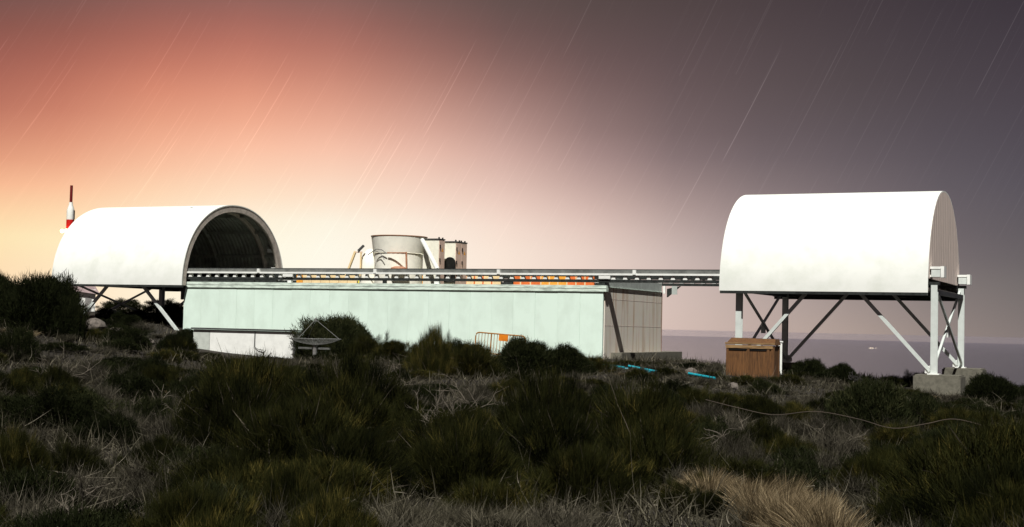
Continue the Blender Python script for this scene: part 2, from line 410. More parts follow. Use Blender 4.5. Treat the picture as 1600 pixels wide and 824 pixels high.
# sea far below
b_ = MB(); n = 128
b_.v = [(0, 0, 0)] + [(3000 * math.sin(2 * math.pi * j / n), 3000 * math.cos(2 * math.pi * j / n), 0) for j in range(n)] + [(560000 * math.sin(2 * math.pi * j / n), 560000 * math.cos(2 * math.pi * j / n), 0) for j in range(n)]
b_.f = [(0, 1 + j, 1 + (j + 1) % n) for j in range(n)] + [(1 + j, 1 + n + j, 1 + n + (j + 1) % n, 1 + (j + 1) % n) for j in range(n)]
so = b_.build('sea', 'sea'); so.location = (0, 0, -2300); tag(so, kind='structure')

# ------------------------------------------------------------------ building
SB0, WB = -22.45, 7.58
bld = site('equipment_building', 'long pale mint metal walled building between the two rolling shelters', 'building')
PW = 1.0613
npan = 21
bm_ = MB().box(  .003, PW - .003, 0, .10, -1.9, 1.57)
pm = bm_.mesh('wall_panel', 'mint')
for i in range(npan):
    o = put('wall_panel', pm, bld, (-.16 - (i + 1) * PW, random.Random(i).uniform(-.004, .006), 0))
MB().box(SB0 + .02, -.18, .101, .16, -1.9, 1.56).build('wall_backing', 'steel_grey', bld)
MB().box(SB0, 0.0, -.06, .20, 1.572, 1.84).build('coping', 'coping', bld)
MB().box(SB0, -.004, -.068, -.061, 1.70, 1.712).build('coping_seam', 'steel_grey', bld)
# right wall: horizontal sheets with laps
zz = [-1.9, .13, 1.28, 1.77]
for i in range(3):
    MB().box(-.24, -.15, .205, WB, zz[i], zz[i + 1] - .002).build('wall_sheet', 'rustwall', bld)
    if i < 2:
        MB().box(-.1495, -.146, .21, WB - .05, zz[i + 1] - .018, zz[i + 1] + .004).build('lap_strip', 'endwall', bld)
MB().box(-.20, -.13, .23, WB - .1, 1.79, 2.2).build('gable_sheet', 'grey_panel', bld)
MB().box(-.21, -.10, .22, WB + .05, 1.772, 1.789).build('flashing', 'coping', bld)
# left and back walls, floor
MB().box(SB0 + .02, SB0 + .12, .165, WB, -1.9, 1.82).build('left_wall', 'mint', bld)
MB().box(SB0 + .125, -.245, WB - .12, WB, -1.9, 1.9).build('back_wall', 'mint', bld)
MB().box(SB0 + .125, -.25, .165, WB - .125, -1.5, -.9).build('floor_slab', 'concrete', bld)
MB().box(-.30, -.155, WB + .002, WB + .09, -1.9, 1.75).build('corner_trim', 'rim', bld)
# plinth on the right side
pl = site('concrete_plinth', 'long low concrete plinth along the foot of the rust streaked end wall', 'plinth')
MB().box(-.5, .35, 1.0, 9.25, -2.3, -1.04).build('slab', 'concrete', pl)
MB().box(-.6, .40, .9, 9.3, -2.3, -1.45).build('footing_step', 'concrete', pl)
blk = MB().box(.0, .6, 0, 1.4, -.6, .35).build('concrete_block', 'concrete'); blk.location = P(0, 8.7, -1.77) ; blk.rotation_euler = (0, 0, -HEAD)
blk.location = P(.02, 9.35, -1.77)
tag(blk, 'small low concrete block just beyond the end of the plinth', 'block')

# warm light on the rear rail beam, put into the colours of added panels
par = site('rear_beam_glow', 'row of orange, yellow and peach panels between the rails, painted as warm glow on the far beam', 'glow_strip')
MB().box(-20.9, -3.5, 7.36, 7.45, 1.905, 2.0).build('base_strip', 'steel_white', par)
def glowpanels(s0, s1, w, mtl, tick=None):
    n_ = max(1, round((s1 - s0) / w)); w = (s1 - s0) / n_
    me_ = MB().box(.012, w - .012, 0, .06, 2.003, 2.50).mesh('glow_panel', mtl)
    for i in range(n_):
        put('glow_panel', me_, par, (s0 + i * w, 7.37, 0))
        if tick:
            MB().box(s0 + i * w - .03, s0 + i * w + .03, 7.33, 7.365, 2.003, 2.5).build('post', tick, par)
glowpanels(-20.81, -20.4, .4, 'orange3')
glowpanels(-20.4, -17.0, .57, 'peach')
glowpanels(-16.95, -16.6, .35, 'yellow'); glowpanels(-16.58, -15.95, .6, 'yellow')
glowpanels(-15.9, -14.85, .5, 'steel_white')
glowpanels(-14.77, -13.2, .52, 'orange2'); glowpanels(-13.14, -12.46, .34, 'orange3')
glowpanels(-12.02, -8.6, .5, 'peach', 'orange1')
glowpanels(-8.03, -6.4, .54, 'orange1', 'peach'); glowpanels(-6.38, -5.0, .48, 'orange3', 'peach'); glowpanels(-4.98, -3.55, .48, 'orange1', 'peach')

# ------------------------------------------------------------------ rail tracks
def track(name, label, t0, dz, s_vis, web='steel_grey', fl='steel_white'):
    tr = site(name, label, 'rail track', 0, t0, 0, 'rail tracks of the rolling shelters')
    a, c = -30.35, 13.75
    MB().box(a, c, -.05, .05, 2.50 + dz, 2.535 + dz).build('rail_head', 'steel_dark', tr)
    MB().box(a, c, -.10, .10, 2.352 + dz, 2.498 + dz).build('web', web, tr)
    MB().box(a, c, -.17, .15, 2.27 + dz, 2.350 + dz).build('flange', fl, tr)
    MB().box(a, c, -.09, .12, 1.97 + dz, 2.09 + dz).build('lower_beam', 'steel_dark', tr)
    g = MB(); y0, y1 = -.10, .06
    g.add([(-.10, y0, 2.092 + dz), (.10, y0, 2.092 + dz), (.035, y0, 2.268 + dz), (-.035, y0, 2.268 + dz), (-.10, y1, 2.092 + dz), (.10, y1, 2.092 + dz), (.035, y1, 2.268 + dz), (-.035, y1, 2.268 + dz)],
          [(0, 1, 2, 3), (4, 7, 6, 5), (0, 4, 5, 1), (1, 5, 6, 2), (2, 6, 7, 3), (3, 7, 4, 0)])
    gm = g.mesh('stub', 'steel_white')
    s = s_vis[0]
    while s < s_vis[1]:
        put('stub', gm, tr, (s, 0, 0)); s += .533
    clip = MB().box(-.05, .05, -.07, .07, 0, .02).mesh('rail_clip', 'steel_white')
    return tr
tf = track('front_track', 'near steel rail beam with white flange spanning between both shelters', .10, 0.0, (-22.1, 5.2))
for s in (-17.98, -11.47, -5.13, 1.26):
    MB().box(s - .07, s + .07, -.20, -.105, 2.30, 2.50).add([], []).build('splice_plate', 'steel_white', tf)
for s, mtl, w in ((-16.3, 'steel_white', .28), (-.1, 'steel_white', .26)):
    MB().box(s - w, s + w, -.16, -.08, 2.12, 2.25).build('junction_box', mtl, tf)
for s, mtl, w in ((-21.5, 'steel_dark', .6), (-20.2, 'steel_dark', .6), (-18.9, 'steel_dark', .6), (-17.6, 'steel_dark', .6), (-16.25, 'steel_white', .1), (-11.03, 'steel_dark', .07), (-8.28, 'steel_white', .12), (-4.7, 'steel_dark', .2), (-.25, 'steel_dark', .14)):
    MB().box(s - w, s + w, -.08, .08, 1.842, 1.968).build('bearing_block', mtl, tf)
tb_ = track('rear_track', 'far steel rail beam behind the coloured panels, partly hidden', 7.63, .12, (-22.1, 5.2), 'steel_dark', 'steel_dark')
g = MB().add([(.1, -.08, 1.95), (.75, -.08, 2.08), (.1, -.08, 1.55), (.1, .08, 1.95), (.75, .08, 2.08), (.1, .08, 1.55)], [(0, 1, 2), (3, 5, 4), (0, 3, 4, 1), (1, 4, 5, 2), (2, 5, 3, 0)])
g.build('gusset', 'steel_dark', tb_)
MB().box(.36, .62, -.12, -.09, 1.68, 2.08).build('bracket_plate', 'grey_panel', tb_)
MB().box(-.06, .04, -.16, -.10, 1.72, 2.08).build('bracket_post', 'steel_white', tb_)

# ------------------------------------------------------------------ rolling shelters
TS, WS, HS, ZS = -.52, 8.77, 4.306, 1.655
def arch(off, nseg=56, z0=0.0):
    pts = []
    for i in range(nseg + 1):
        a = math.pi * i / nseg
        ex = 2 / 2.12
        cx, cz = math.cos(a), max(0, math.sin(a))
        x = -(abs(cx) ** ex) * (1 if cx > 0 else -1) * (WS / 2 - off); z = cz ** ex * (HS - off)
        pts.append((x + WS / 2, max(z, z0)))
    return pts
def shelter(label, s0, s1, open_right):
    th = site('rolling_shelter', label, 'shelter', s0, TS, ZS, 'rolling arched shelters')
    Ls = s1 - s0
    def strip(o1, o2, xa, xb, name, mtl, smooth=True, xs=None):
        b = MB(); A1, A2 = arch(o1), arch(o2); n_ = len(A1)
        for x in (xa, xb):
            b.v += [(x, q[0], q[1]) for q in A1]; b.v += [(x, q[0], q[1]) for q in A2]
        for i in range(n_ - 1):
            b.f += [(i, i + 1, 2 * n_ + i + 1, 2 * n_ + i), (n_ + i, 3 * n_ + i, 3 * n_ + i + 1, n_ + i + 1), (i, n_ + i, n_ + i + 1, i + 1), (2 * n_ + i, 2 * n_ + i + 1, 3 * n_ + i + 1, 3 * n_ + i)]
        for i in (0, n_ - 1):
            b.f.append((i, 2 * n_ + i, 3 * n_ + i, n_ + i))
        me_ = b.mesh(name, mtl)
        o = put(name, me_, th)
        if smooth:
            for p_ in me_.polygons:
                p_.use_smooth = abs(p_.normal.x) < .5
        return o
    sh = strip(0, .05, 0, Ls, 'shell', 'shell')
    sh.data.set_sharp_from_angle(angle=R(35))
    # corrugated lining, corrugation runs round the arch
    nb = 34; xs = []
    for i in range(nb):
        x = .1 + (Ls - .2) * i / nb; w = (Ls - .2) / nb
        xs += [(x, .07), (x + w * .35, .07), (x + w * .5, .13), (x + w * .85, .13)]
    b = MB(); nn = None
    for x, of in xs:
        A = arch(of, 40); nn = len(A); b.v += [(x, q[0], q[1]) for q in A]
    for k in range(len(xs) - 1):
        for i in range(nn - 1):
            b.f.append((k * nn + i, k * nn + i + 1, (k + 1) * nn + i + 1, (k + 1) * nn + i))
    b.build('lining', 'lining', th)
    A = arch(.22, 56)
    for k in (8, 15, 22, 34, 41, 48):
        MB().bar((.1, A[k][0], A[k][1]), (Ls - .12, A[k][0], A[k][1]), .09, .14).build('purlin', 'lining', th)
    xo, xc = (Ls, 0) if open_right else (0, Ls)
    d = -1 if open_right else 1
    strip(.052, .36, xo + d * .02, xo + d * .22, 'arch_frame', 'rib')
    strip(.14, .34, xo + d * .9, xo + d * 1.05, 'arch_rib', 'rib')
    strip(.14, .34, Ls / 2 - .07, Ls / 2 + .07, 'arch_rib', 'lining')
    strip(.14, .34, xc - d * .9, xc - d * .75, 'arch_rib', 'rib')
    # closed end: vertical boards
    A = arch(.055, 120, 0); b = MB()
    ys = np.linspace(.06, WS - .06, 37)
    ay = np.array([q[0] for q in A]); azv = np.array([q[1] for q in A])
    for i in range(36):
        y0, y1 = ys[i] + .003, ys[i + 1] - .003
        h0, h1 = np.interp(y0, ay, azv), np.interp(y1, ay, azv)
        zb = .56; h0 = max(h0, zb + .02); h1 = max(h1, zb + .02)
        t0 = .0 if i % 2 else .018
        x0, x1 = sorted((xc - (-d) * .0 + d * 0 - d * (.10 - t0), xc - d * .16)) if False else sorted((xc - d * (.0) + (d * -1) * (.0), xc))
        xo_ = xc + (.004 if not open_right else -.004) * (1 if i % 2 else 0)
        xi_ = xc + (-.06 if not open_right else .06)
        xa, xb = min(xo_, xi_), max(xo_, xi_)
        b.add([(xa, y0, zb), (xb, y0, zb), (xb, y1, zb), (xa, y1, zb), (xa, y0, h0), (xb, y0, h0), (xb, y1, h1), (xa, y1, h1)],
              [(0, 3, 2, 1), (4, 5, 6, 7), (0, 1, 5, 4), (1, 2, 6, 5), (2, 3, 7, 6), (3, 0, 4, 7)])
    b.build('end_wall', 'endwall', th)
    e_ = xc + (-.05 if not open_right else .05)
    xa, xb = sorted((e_, e_ + (-.12 if not open_right else .12)))
    MB().box(xa, xb, .3, WS - .3, .08, .22).build('end_beam', 'rib', th)
    for y0, y1, nm in ((-.02, .20, 'front'), (WS - .20, WS + .02, 'back')):
        MB().box(.03, Ls - .03, y0 + .03, y1 - .02, -.11, -.002).build('base_beam', 'steel_dark', th)
        MB().box(.05, Ls - .05, y0 + (.10 if nm == 'front' else -.24), y1 + (.24 if nm == 'front' else -.10), .02, .30).build('carriage_beam', 'steel_dark', th)
    return th, Ls
shl, LL = shelter('left arched white shelter, open end showing its dark corrugated inside', -30.59, -22.2, True)
shr, LR = shelter('right arched white shelter with closed pinkish end standing on tall steel legs', 5.12, 13.39, False)
# small details
MB().lathe([(.0, 0), (.09, 0), (.09, .05), (.02, .07)], 12, (6.6, WS / 2 - 1.5, HS - .27)).build('vent_cap', 'steel_grey', shl)
MB().box(LL - .45, LL - .2, WS - .62, WS - .45, .75, 1.25).build('winch_box', 'steel_white', shl)
MB().box(LL - .5, LL - .25, WS - .95, WS - .80, 2.05, 2.25).build('flood_lamp', 'steel_white', shl)
for t0 in (.10 - TS, 7.63 - TS):
    MB().box(LR + .06, LR + .42, t0 - .22, t0 + .22, .62, .92).build('drive_housing', 'galv', shr)
    MB().box(LR + .425, LR + .55, t0 - .30, t0 + .30, .60, 1.03).build('buffer_plate', 'steel_white', shr)
    MB().box(LR + .02, LR + .42, t0 - .24, t0 + .24, .925, 1.02).build('housing_cover', 'steel_white', shr)

# ------------------------------------------------------------------ support frames
def hsec(b, s, t_, z0, z1, w=.24):
    # an H-section upright
    b.box(s - w / 2, s + w / 2, t_ - w / 2, t_ - w / 2 + .03, z0, z1)
    b.box(s - w / 2, s + w / 2, t_ + w / 2 - .03, t_ + w / 2, z0, z1)
    b.box(s - .02, s + .02, t_ - w / 2 + .031, t_ + w / 2 - .031, z0, z1)
    return b
def support(label, sa, sb, ta, tb, tops, zf, zb, left=False):
    th = site('support_frame', label, 'steel frame', 0, 0, 0, 'steel support frames')
    for t_, zz_ in ((ta, zf), (tb, zb)):
        for s, z in zip((sa, sb), zz_):
            if left and s == sb and t_ == ta: continue
            hsec(MB(), s, t_, z, 1.965 + (.12 if t_ == tb else 0)).build('column', 'galv', th)
            MB().box(s - .22, s + .22, t_ - .22, t_ + .22, z - .04, z + .0).build('base_plate', 'steel_white', th)
        za, zb_ = zz_
        zt = 1.90 + (.12 if t_ == tb else 0)
        MB().bar((sa + .14, t_, za + .10), (tops[0], t_, zt), .13, .13).build('brace', 'galv', th)
        MB().bar((sb - .14, t_, zb_ + .10), (tops[1], t_, zt), .13, .13).build('brace', 'galv', th)
        for s, z, k in ((sa, za, 1), (sb, zb_, -1)):
            MB().add([(s + k * .12, t_ - .012, z + .002), (s + k * .34, t_ - .012, z + .002), (s + k * .34, t_ - .012, z + .16), (s + k * .12, t_ - .012, z + .34),
                      (s + k * .12, t_ + .012, z + .002), (s + k * .34, t_ + .012, z + .002), (s + k * .34, t_ + .012, z + .16), (s + k * .12, t_ + .012, z + .34)],
                     [(0, 1, 2, 3), (4, 7, 6, 5), (0, 4, 5, 1), (1, 5, 6, 2), (2, 6, 7, 3), (3, 7, 4, 0)]).build('gusset', 'steel_white', th)
    for s, z0, z1 in ((sa, zf[0], zb[0]), (sb, zf[1], zb[1])):
        if left and s == sb: continue
        MB().bar((s - .05, ta + .14, z0 + .15), (s - .05, tb - .14, 1.95), .09, .09).build('cross_brace', 'galv', th)
        MB().bar((s + .05, ta + .14, 1.8), (s + .05, tb - .14, z1 + .15), .09, .09).build('cross_brace', 'galv', th)
        zm = (z0 + z1) / 2 * .5 + .9
        MB().box(s - .02, s + .02, (ta + tb) / 2 - .32, (ta + tb) / 2 + .32, .17 - .22, .17 + .22).build('gusset', 'steel_white', th)
        MB().box(s - .1, s + .1, ta + .13, tb - .13, 1.62, 1.80).build('cross_beam', 'steel_dark', th)
    return th
support('four legged braced steel frame under the right shelter', 5.8, 13.55, .10, 7.63, (8.8, 10.45), (-1.45, -1.45), (-1.32, -1.32))
sl_ = support('braced steel frame under the left shelter beside the rocky slope', -30.05, -22.2, .10, 7.63, (-27.1, -25.4), (-1.0, -1.2), (-.3, -.6), True)
MB().add([(-22.55, -.12, 1.55), (-22.2, -.12, 1.62), (-22.36, -.12, .98), (-22.55, -.12, .95), (-22.55, .05, 1.55), (-22.2, .05, 1.62), (-22.36, .05, .98), (-22.55, .05, .95)],
         [(0, 1, 2, 3), (4, 7, 6, 5), (0, 4, 5, 1), (1, 5, 6, 2), (2, 6, 7, 3), (3, 7, 4, 0)]).build('corbel', 'steel_dark', sl_)
def footing(label, s0, s1, t0, t1, z0, z1):
    th = MB()
    th.box(0, s1 - s0, 0, t1 - t0, 0, z1 - z0 - .05).add([], [])
    o = empty('concrete_footing', P(s0, t0, z0), -HEAD); tag(o, label, 'footing', 'concrete footings of the frames')
    th.build('block', 'concrete', o)
    MB().box(.05, s1 - s0 - .05, .05, t1 - t0 - .05, z1 - z0 - .048, z1 - z0).build('cap', 'concrete', o)
    return o
footing('concrete block under the nearest leg of the right shelter frame', 12.87, 14.62, -.5, .9, -3.2, -1.49)
footing('concrete block under the far outer leg of the right shelter frame', 12.88, 14.54, 6.83, 8.3, -3.2, -1.36)
footing('concrete block hidden behind the wooden crate', 5.2, 6.4, -.45, .7, -2.6, -1.49)
footing('concrete block under the dark far leg beside the round bush', 5.2, 6.5, 7.0, 8.2, -2.8, -1.36)
footing('concrete foot of the left frame beside the big dark bush', -30.6, -29.4, -.4, .6, -1.8, -1.04)

# ------------------------------------------------------------------ telescope gear inside the open building
sc_ = site('telescope_drum', 'white drum shaped telescope screen with brown rim above the rails', 'telescope', -12.28, 3.5, 0)
b = MB().lathe([(1.24, 3.42), (1.27, 3.6), (1.36, 4.22), (1.31, 4.22), (1.22, 3.6), (1.18, 3.42), (1.24, 3.42)], 40, cap=False); drm = b.build('drum', 'tele', sc_, True)
MB().lathe([(1.37, 4.205), (1.385, 4.222), (1.385, 4.25), (1.30, 4.25), (1.30, 4.222)], 40, cap=False).build('rim', 'rim', drm)
MB().lathe([(1.17, -.89), (1.17, 2.4), (1.19, 3.38), (1.15, 3.41)], 32).build('pedestal', 'tele', sc_, True)
MB().tube([(-1.0, -1.22, 3.30), (-.75, -1.30, 3.42), (-.45, -1.36, 3.56), (-.15, -1.37, 3.52), (.1, -1.36, 3.36)], .022).build('cable_loop', 'sidegrey', sc_, True)
MB().tube([(-.5, -1.35, 3.48), (-.25, -1.34, 3.36), (-.02, -1.34, 3.05)], .016).build('cable_loop', 'sidegrey', sc_, True)
MB().bar((.15, -1.36, 3.38), (1.15, -1.36, 3.38), .05).build('rail_bar', 'rim', sc_)
MB().bar((1.15, -1.3, 3.42), (1.20, -1.3, 2.60), .07).build('strut', 'rim', sc_)
MB().lathe([(.42, 0), (.38, .09), (.22, .15), (.0, .16)], 20, (.75, -1.25, 2.58)).build('cover', 'rim', sc_)
bl = site('telescope_counterweight', 'rounded white instrument housing with small struts left of the drum', 'instrument', -13.9, 3.5, 0)
MB().lathe([(.5, -.89), (.5, 2.7), (.46, 3.1), (.34, 3.4), (.18, 3.6), (.0, 3.66)], 24).build('housing', 'tele', bl, True)
MB().bar((-1.05, -.5, 2.3), (-.55, -.5, 3.50), .10).build('strut', 'peach', bl)
MB().bar((-.18, -.6, 2.3), (-.16, -.6, 3.45), .06).build('strut', 'peach', bl)
MB().bar((-.62, -.5, 3.46), (-.1, -.6, 3.46), .06).build('rail_bar', 'cab_side', bl)
MB().bar((-.32, -.6, 3.52), (-.02, -.6, 3.78), .10).build('lever', 'roofgrey', bl)
def cabinet(label, s0, s1, t0, t1, z1, doors):
    th = site('equipment_cabinet', label, 'cabinet', s0, t0, -.89, 'equipment cabinets'); H = z1 + .89; w = s1 - s0; d = t1 - t0
    MB().box(0, w, 0, d, 0, H).build('body', 'cab', th)
    MB().box(-.03, w + .03, -.03, d + .03, H + .002, H + .06).build('top', 'roofgrey', th)
    dd = d / doors
    for k in range(doors):
        dr_ = MB().box(w + .001, w + .025, k * dd + .015, (k + 1) * dd - .015, .05, H - .03).build('door', 'cab_side', th)
        for z in (H - .32, H - .95, H - 1.5):
            MB().box(w + .026, w + .06, k * dd + .02, k * dd + .09, z - .08, z + .08).build('hinge', 'black', dr_)
        MB().add([(w + .027, k * dd + .22, H - .55), (w + .027, k * dd + .42, H - .55), (w + .027, k * dd + .32, H - .36)], [(0, 1, 2)]).build('warning_sign', 'orange3', dr_)
        for y in (k * dd + .1, (k + 1) * dd - .1):
            MB().lathe([(.04, 0), (.04, .07)], 8, (w - .05, y, H + .06)).build('lifting_eye', 'black', th)
    return th
cabinet('cream cabinet right beside the telescope drum', -10.08, -9.27, 2.0, 2.56, 3.98, 1)
c2 = cabinet('cream double door cabinet with a black round fan, rightmost of the two', -9.9, -9.01, 3.2, 4.35, 3.93, 2)
du_ = MB().box(.32, .92, -.05, -.003, 2.9, 3.8).build('fan_duct', 'black', c2)
fan = MB().lathe([(.30, 0), (.30, .06), (.24, .06)], 24).build('fan', 'black', du_); fan.rotation_euler = (R(90), 0, 0); fan.location = (.62, -.002, 3.82)
st = site('white_stay', 'white diagonal stay pole in front of the cream cabinet', 'pole')
MB().tube([(-10.1, 1.88, 3.97), (-8.55, .6, 2.53)], .10).build('stay', 'steel_white', st)
MB().tube([(-8.55, .6, 2.50), (-8.55, .6, -.9)], .11).build('post', 'steel_white', st)

# ------------------------------------------------------------------ low hut, dish, barrier, crate, pipes
hut = site('low_hut', 'low white panelled hut with thin dark flat roof before the mint wall', 'hut', -19.45, -3.0, 0)
for x0, x1, mt_ in ((0, .95, 'hutgrey'), (.96, 3.49, 'hutwhite'), (3.51, 5.56, 'hutwhite')):
    MB().box(x0 + .006, x1 - .006, 0, .05, -1.9, -.47).build('front_panel', mt_, hut)
MB().box(5.57, 5.62, .0, .62, -1.9, -.47).build('end_panel', 'sidegrey', hut)
MB().box(5.562, 5.618, -.02, .0, -1.9, -.47).build('corner_post', 'sidegrey', hut)
MB().box(0, 5.56, .06, .62, -1.9, -.48).build('body', 'hutgrey', hut)
MB().box(-.06, 5.66, -.10, .70, -.46, -.39).build('roof', 'roofgrey', hut)
MB().box(.96, 5.5, -.025, -.002, -.52, -.475).build('eaves_strip', 'grey_panel', hut)
MB().tube([(3.5, -.04, -.5), (3.5, -.04, -1.2), (3.7, -.06, -1.3), (4.0, -.08, -1.34)], .015, 6).build('downpipe', 'roofgrey', hut)

dish = site('mesh_dish', 'wire mesh dish antenna lying face up beside the low hut', 'dish antenna', -11.8, -4.4, 0)
b = MB(); nr, na = 9, 36
for i in range(nr + 1):
    r_ = .06 + (1.12 - .06) * i / nr
    for j in range(na):
        a = 2 * math.pi * j / na; b.v.append((r_ * math.cos(a), r_ * math.sin(a), -1.0 + .27 * (r_ / 1.12) ** 2))
for i in range(nr):
    for j in range(na): b.f.append((i * na + j, i * na + (j + 1) % na, (i + 1) * na + (j + 1) % na, (i + 1) * na + j))
o = b.build('mesh_reflector', 'dishwire', dish); wf = o.modifiers.new('w', 'WIREFRAME'); wf.thickness = .010
MB().tube([(1.12 * math.cos(2 * math.pi * j / 36), 1.12 * math.sin(2 * math.pi * j / 36), -.73) for j in range(37)], .016, 6).build('rim', 'dishwire', dish)
for k in range(3):
    a = 2 * math.pi * k / 3 + .35
    MB().tube([(1.08 * math.cos(a), 1.08 * math.sin(a), -.74), (0, 0, .10)], .012, 6).build('feed_leg', 'dishwire', dish)
MB().lathe([(.05, .02), (.05, .14), (.02, .18)], 10).build('feed_horn', 'dishwire', dish)
MB().lathe([(.09, -2.0), (.09, -1.05), (.16, -1.0)], 12).build('pedestal', 'sidegrey', dish)
MB().bar((-.9, .1, -1.15), (.7, .1, -1.15), .08).build('back_beam', 'dishwire', dish)

bar_ = tag(empty('crowd_barrier', (-1.52, 60.2, -1.28)), 'orange yellow tubular crowd barrier with small plate, half hidden by shrubs', 'barrier')
bar_.rotation_euler = (0, R(3.2), R(-22))
W_, H_ = 2.28, 1.0
pts = [(0, 0, .12), (0, 0, H_ - .15)] + [(.15 - .15 * math.cos(a), 0, H_ - .15 + .15 * math.sin(a)) for a in (R(30), R(60), R(90))] + [(W_ - .15, 0, H_)] + [(W_ - .15 + .15 * math.sin(a), 0, H_ - .15 + .15 * math.cos(a)) for a in (R(30), R(60), R(90))] + [(W_, 0, .12)]
MB().tube(pts, .028, 8).build('frame', 'barrier', bar_, True)
MB().tube([(0, 0, .14), (W_, 0, .14)], .025, 8).build('bottom_rail', 'barrier', bar_)
bmesh_ = MB().tube([(0, 0, .16), (0, 0, H_ - .02)], .012, 6).mesh('upright_bar', 'barrier')
for i in range(1, 16): put('upright_bar', bmesh_, bar_, (W_ * i / 16, 0, 0))
MB().tube([(.72, 0, .1), (.72, 0, H_ - .02)], .03, 8).build('middle_post', 'barrier', bar_)
MB().box(1.08, 1.50, -.03, -.015, .72, .985).build('plate', 'barrier_plate', bar_)
for x in (.2, W_ - .2): MB().tube([(x, -.3, 0), (x, 0, .12), (x, .3, 0)], .025, 6).build('foot', 'barrier', bar_)

cr = site('wooden_crate', 'large brown wooden crate with battens on the slope under the right shelter', 'crate', 7.09, -6.0, -1.85)
cw, cd, ch = 1.78, .82, 1.36
npl = 9
for i in range(npl):
    w = (cw - .04) / npl
    MB().box(.02 + i * w + .003, .02 + (i + 1) * w - .003, .02, .045, 0, ch - .02).build('plank', 'wood', cr)
for i in range(4):
    w = (cd - .04) / 4
    MB().box(cw - .045, cw - .02, .05 + i * w * .95, .05 + (i + 1) * w * .95 - .006, 0, ch - .02).build('plank', 'wood', cr)
MB().box(.03, cw - .05, .05, cd, 0, ch - .05).build('core', 'wood', cr)
for x in (.0, .78, cw - .26, cw - .10): MB().box(x, x + .09, -.012, .018, 0, ch - .12).build('batten', 'wood', cr)
MB().box(-.02, cw - .04, -.03, .018, ch - .115, ch - .0).build('top_batten', 'wood_light', cr)
MB().box(.09, .76, -.005, .0185, ch - .19, ch - .13).build('slot', 'black', cr)
MB().box(.88, cw - .28, -.005, .0185, ch - .19, ch - .13).build('slot', 'black', cr)
for y in (.0, cd - .1): MB().box(cw - .018, cw + .012, y, y + .09, 0, ch).build('batten', 'wood', cr)
lid_ = MB().add([(-.03, -.03, ch + .02), (cw + .03, -.03, ch + .02), (cw + .03, cd + .03, ch + .02), (-.03, cd + .03, ch + .02), (.12, .25, ch + .26), (cw - .02, .25, ch + .24), (cw - .02, cd, ch + .24), (.12, cd, ch + .26)],
         [(0, 3, 2, 1), (4, 5, 6, 7), (0, 1, 5, 4), (1, 2, 6, 5), (2, 3, 7, 6), (3, 0, 4, 7)]).build('lid', 'wood', cr)
MB().box(-.04, cw + .04, -.05, -.01, ch + .03, ch + .09).build('lid_batten', 'wood_light', lid_)

def pipe(label, a, b2, r_=.045):
    o = MB().tube([(a[0], a[1], a[2] - .05), (b2[0], b2[1], b2[2] - .05)], r_, 10).build('blue_pipe', 'cyan', None, True)
    return tag(o, label, 'pipe', 'blue pipes on the ground')
pipe('bright blue pipe lying nearest the mint wall corner', (2.72, 50.4, -1.18), (4.0, 49.0, -1.30))
pipe('blue pipe crossing behind the leftmost blue pipes', (3.0, 50.0, -1.36), (4.2, 49.9, -1.36))
pipe('longest bright blue pipe below the concrete plinth', (4.15, 49.2, -1.24), (5.3, 48.6, -1.44))
pipe('blue pipe just under the longest one', (4.25, 48.7, -1.44), (5.15, 48.9, -1.40))
pipe('short blue pipe slanting down among the dry grass below the plinth', (4.35, 48.4, -1.52), (4.75, 48.4, -1.50), .06)
pipe('blue pipe end lying farthest right, towards the crate', (5.95, 46.8, -1.38), (6.75, 46.2, -1.50))
pp = MB().box(-.07, .07, -.07, .07, -1.0, .95).box(-.10, .10, -.10, .10, .95, 1.0).build('marker_post', 'steel_white'); pp.location = (11.0, 57.3, -1.35)
tag(pp, 'short white post between the crate and the dark far leg', 'post')

# ------------------------------------------------------------------ far things on the left
mast = tag(empty('transmitter_mast', (-94.55, 299.4, hz(-94.55, 299.4) - .5)), 'red and white banded transmitter mast behind the left shelter', 'mast')
g0 = mast.location.z
def ml(prof, nm, mt_): MB().lathe([(r_, z - g0) for r_, z in prof], 20).build(nm, mt_, mast, True)
ml([(.30, 24.35), (.29, 27.95)], 'antenna_tip', 'darkred')
ml([(.80, 20.6), (.80, 22.6), (.62, 23.2), (.42, 23.8), (.36, 24.34)], 'neck_section', 'mast_white')
ml([(.82, 15.5), (.82, 20.58)], 'upper_drum', 'red')
ml([(.95, 9.0), (.95, 15.48)], 'white_section', 'mast_white')
ml([(1.1, g0), (1.1, 8.98)], 'lower_section', 'red')
MB().box(.62, .84, -.5, .3, 20.7 - g0, 22.6 - g0).build('panel_antenna', 'sidegrey', mast)
arm_ = MB().bar((0, 0, 18.1 - g0), (-1.6, -.4, 18.1 - g0), .12).build('lamp_arm', 'sidegrey', mast)
for x, y, r_ in ((-1.5, -.5, .42), (-.35, -1.1, .48)):
    MB().lathe([(.01, -r_), (r_ * .7, -r_ * .7), (r_, 0), (r_ * .7, r_ * .7), (.01, r_)], 14, (x, y, 18.1 - g0)).build('lamp', 'lamp', arm_, True)

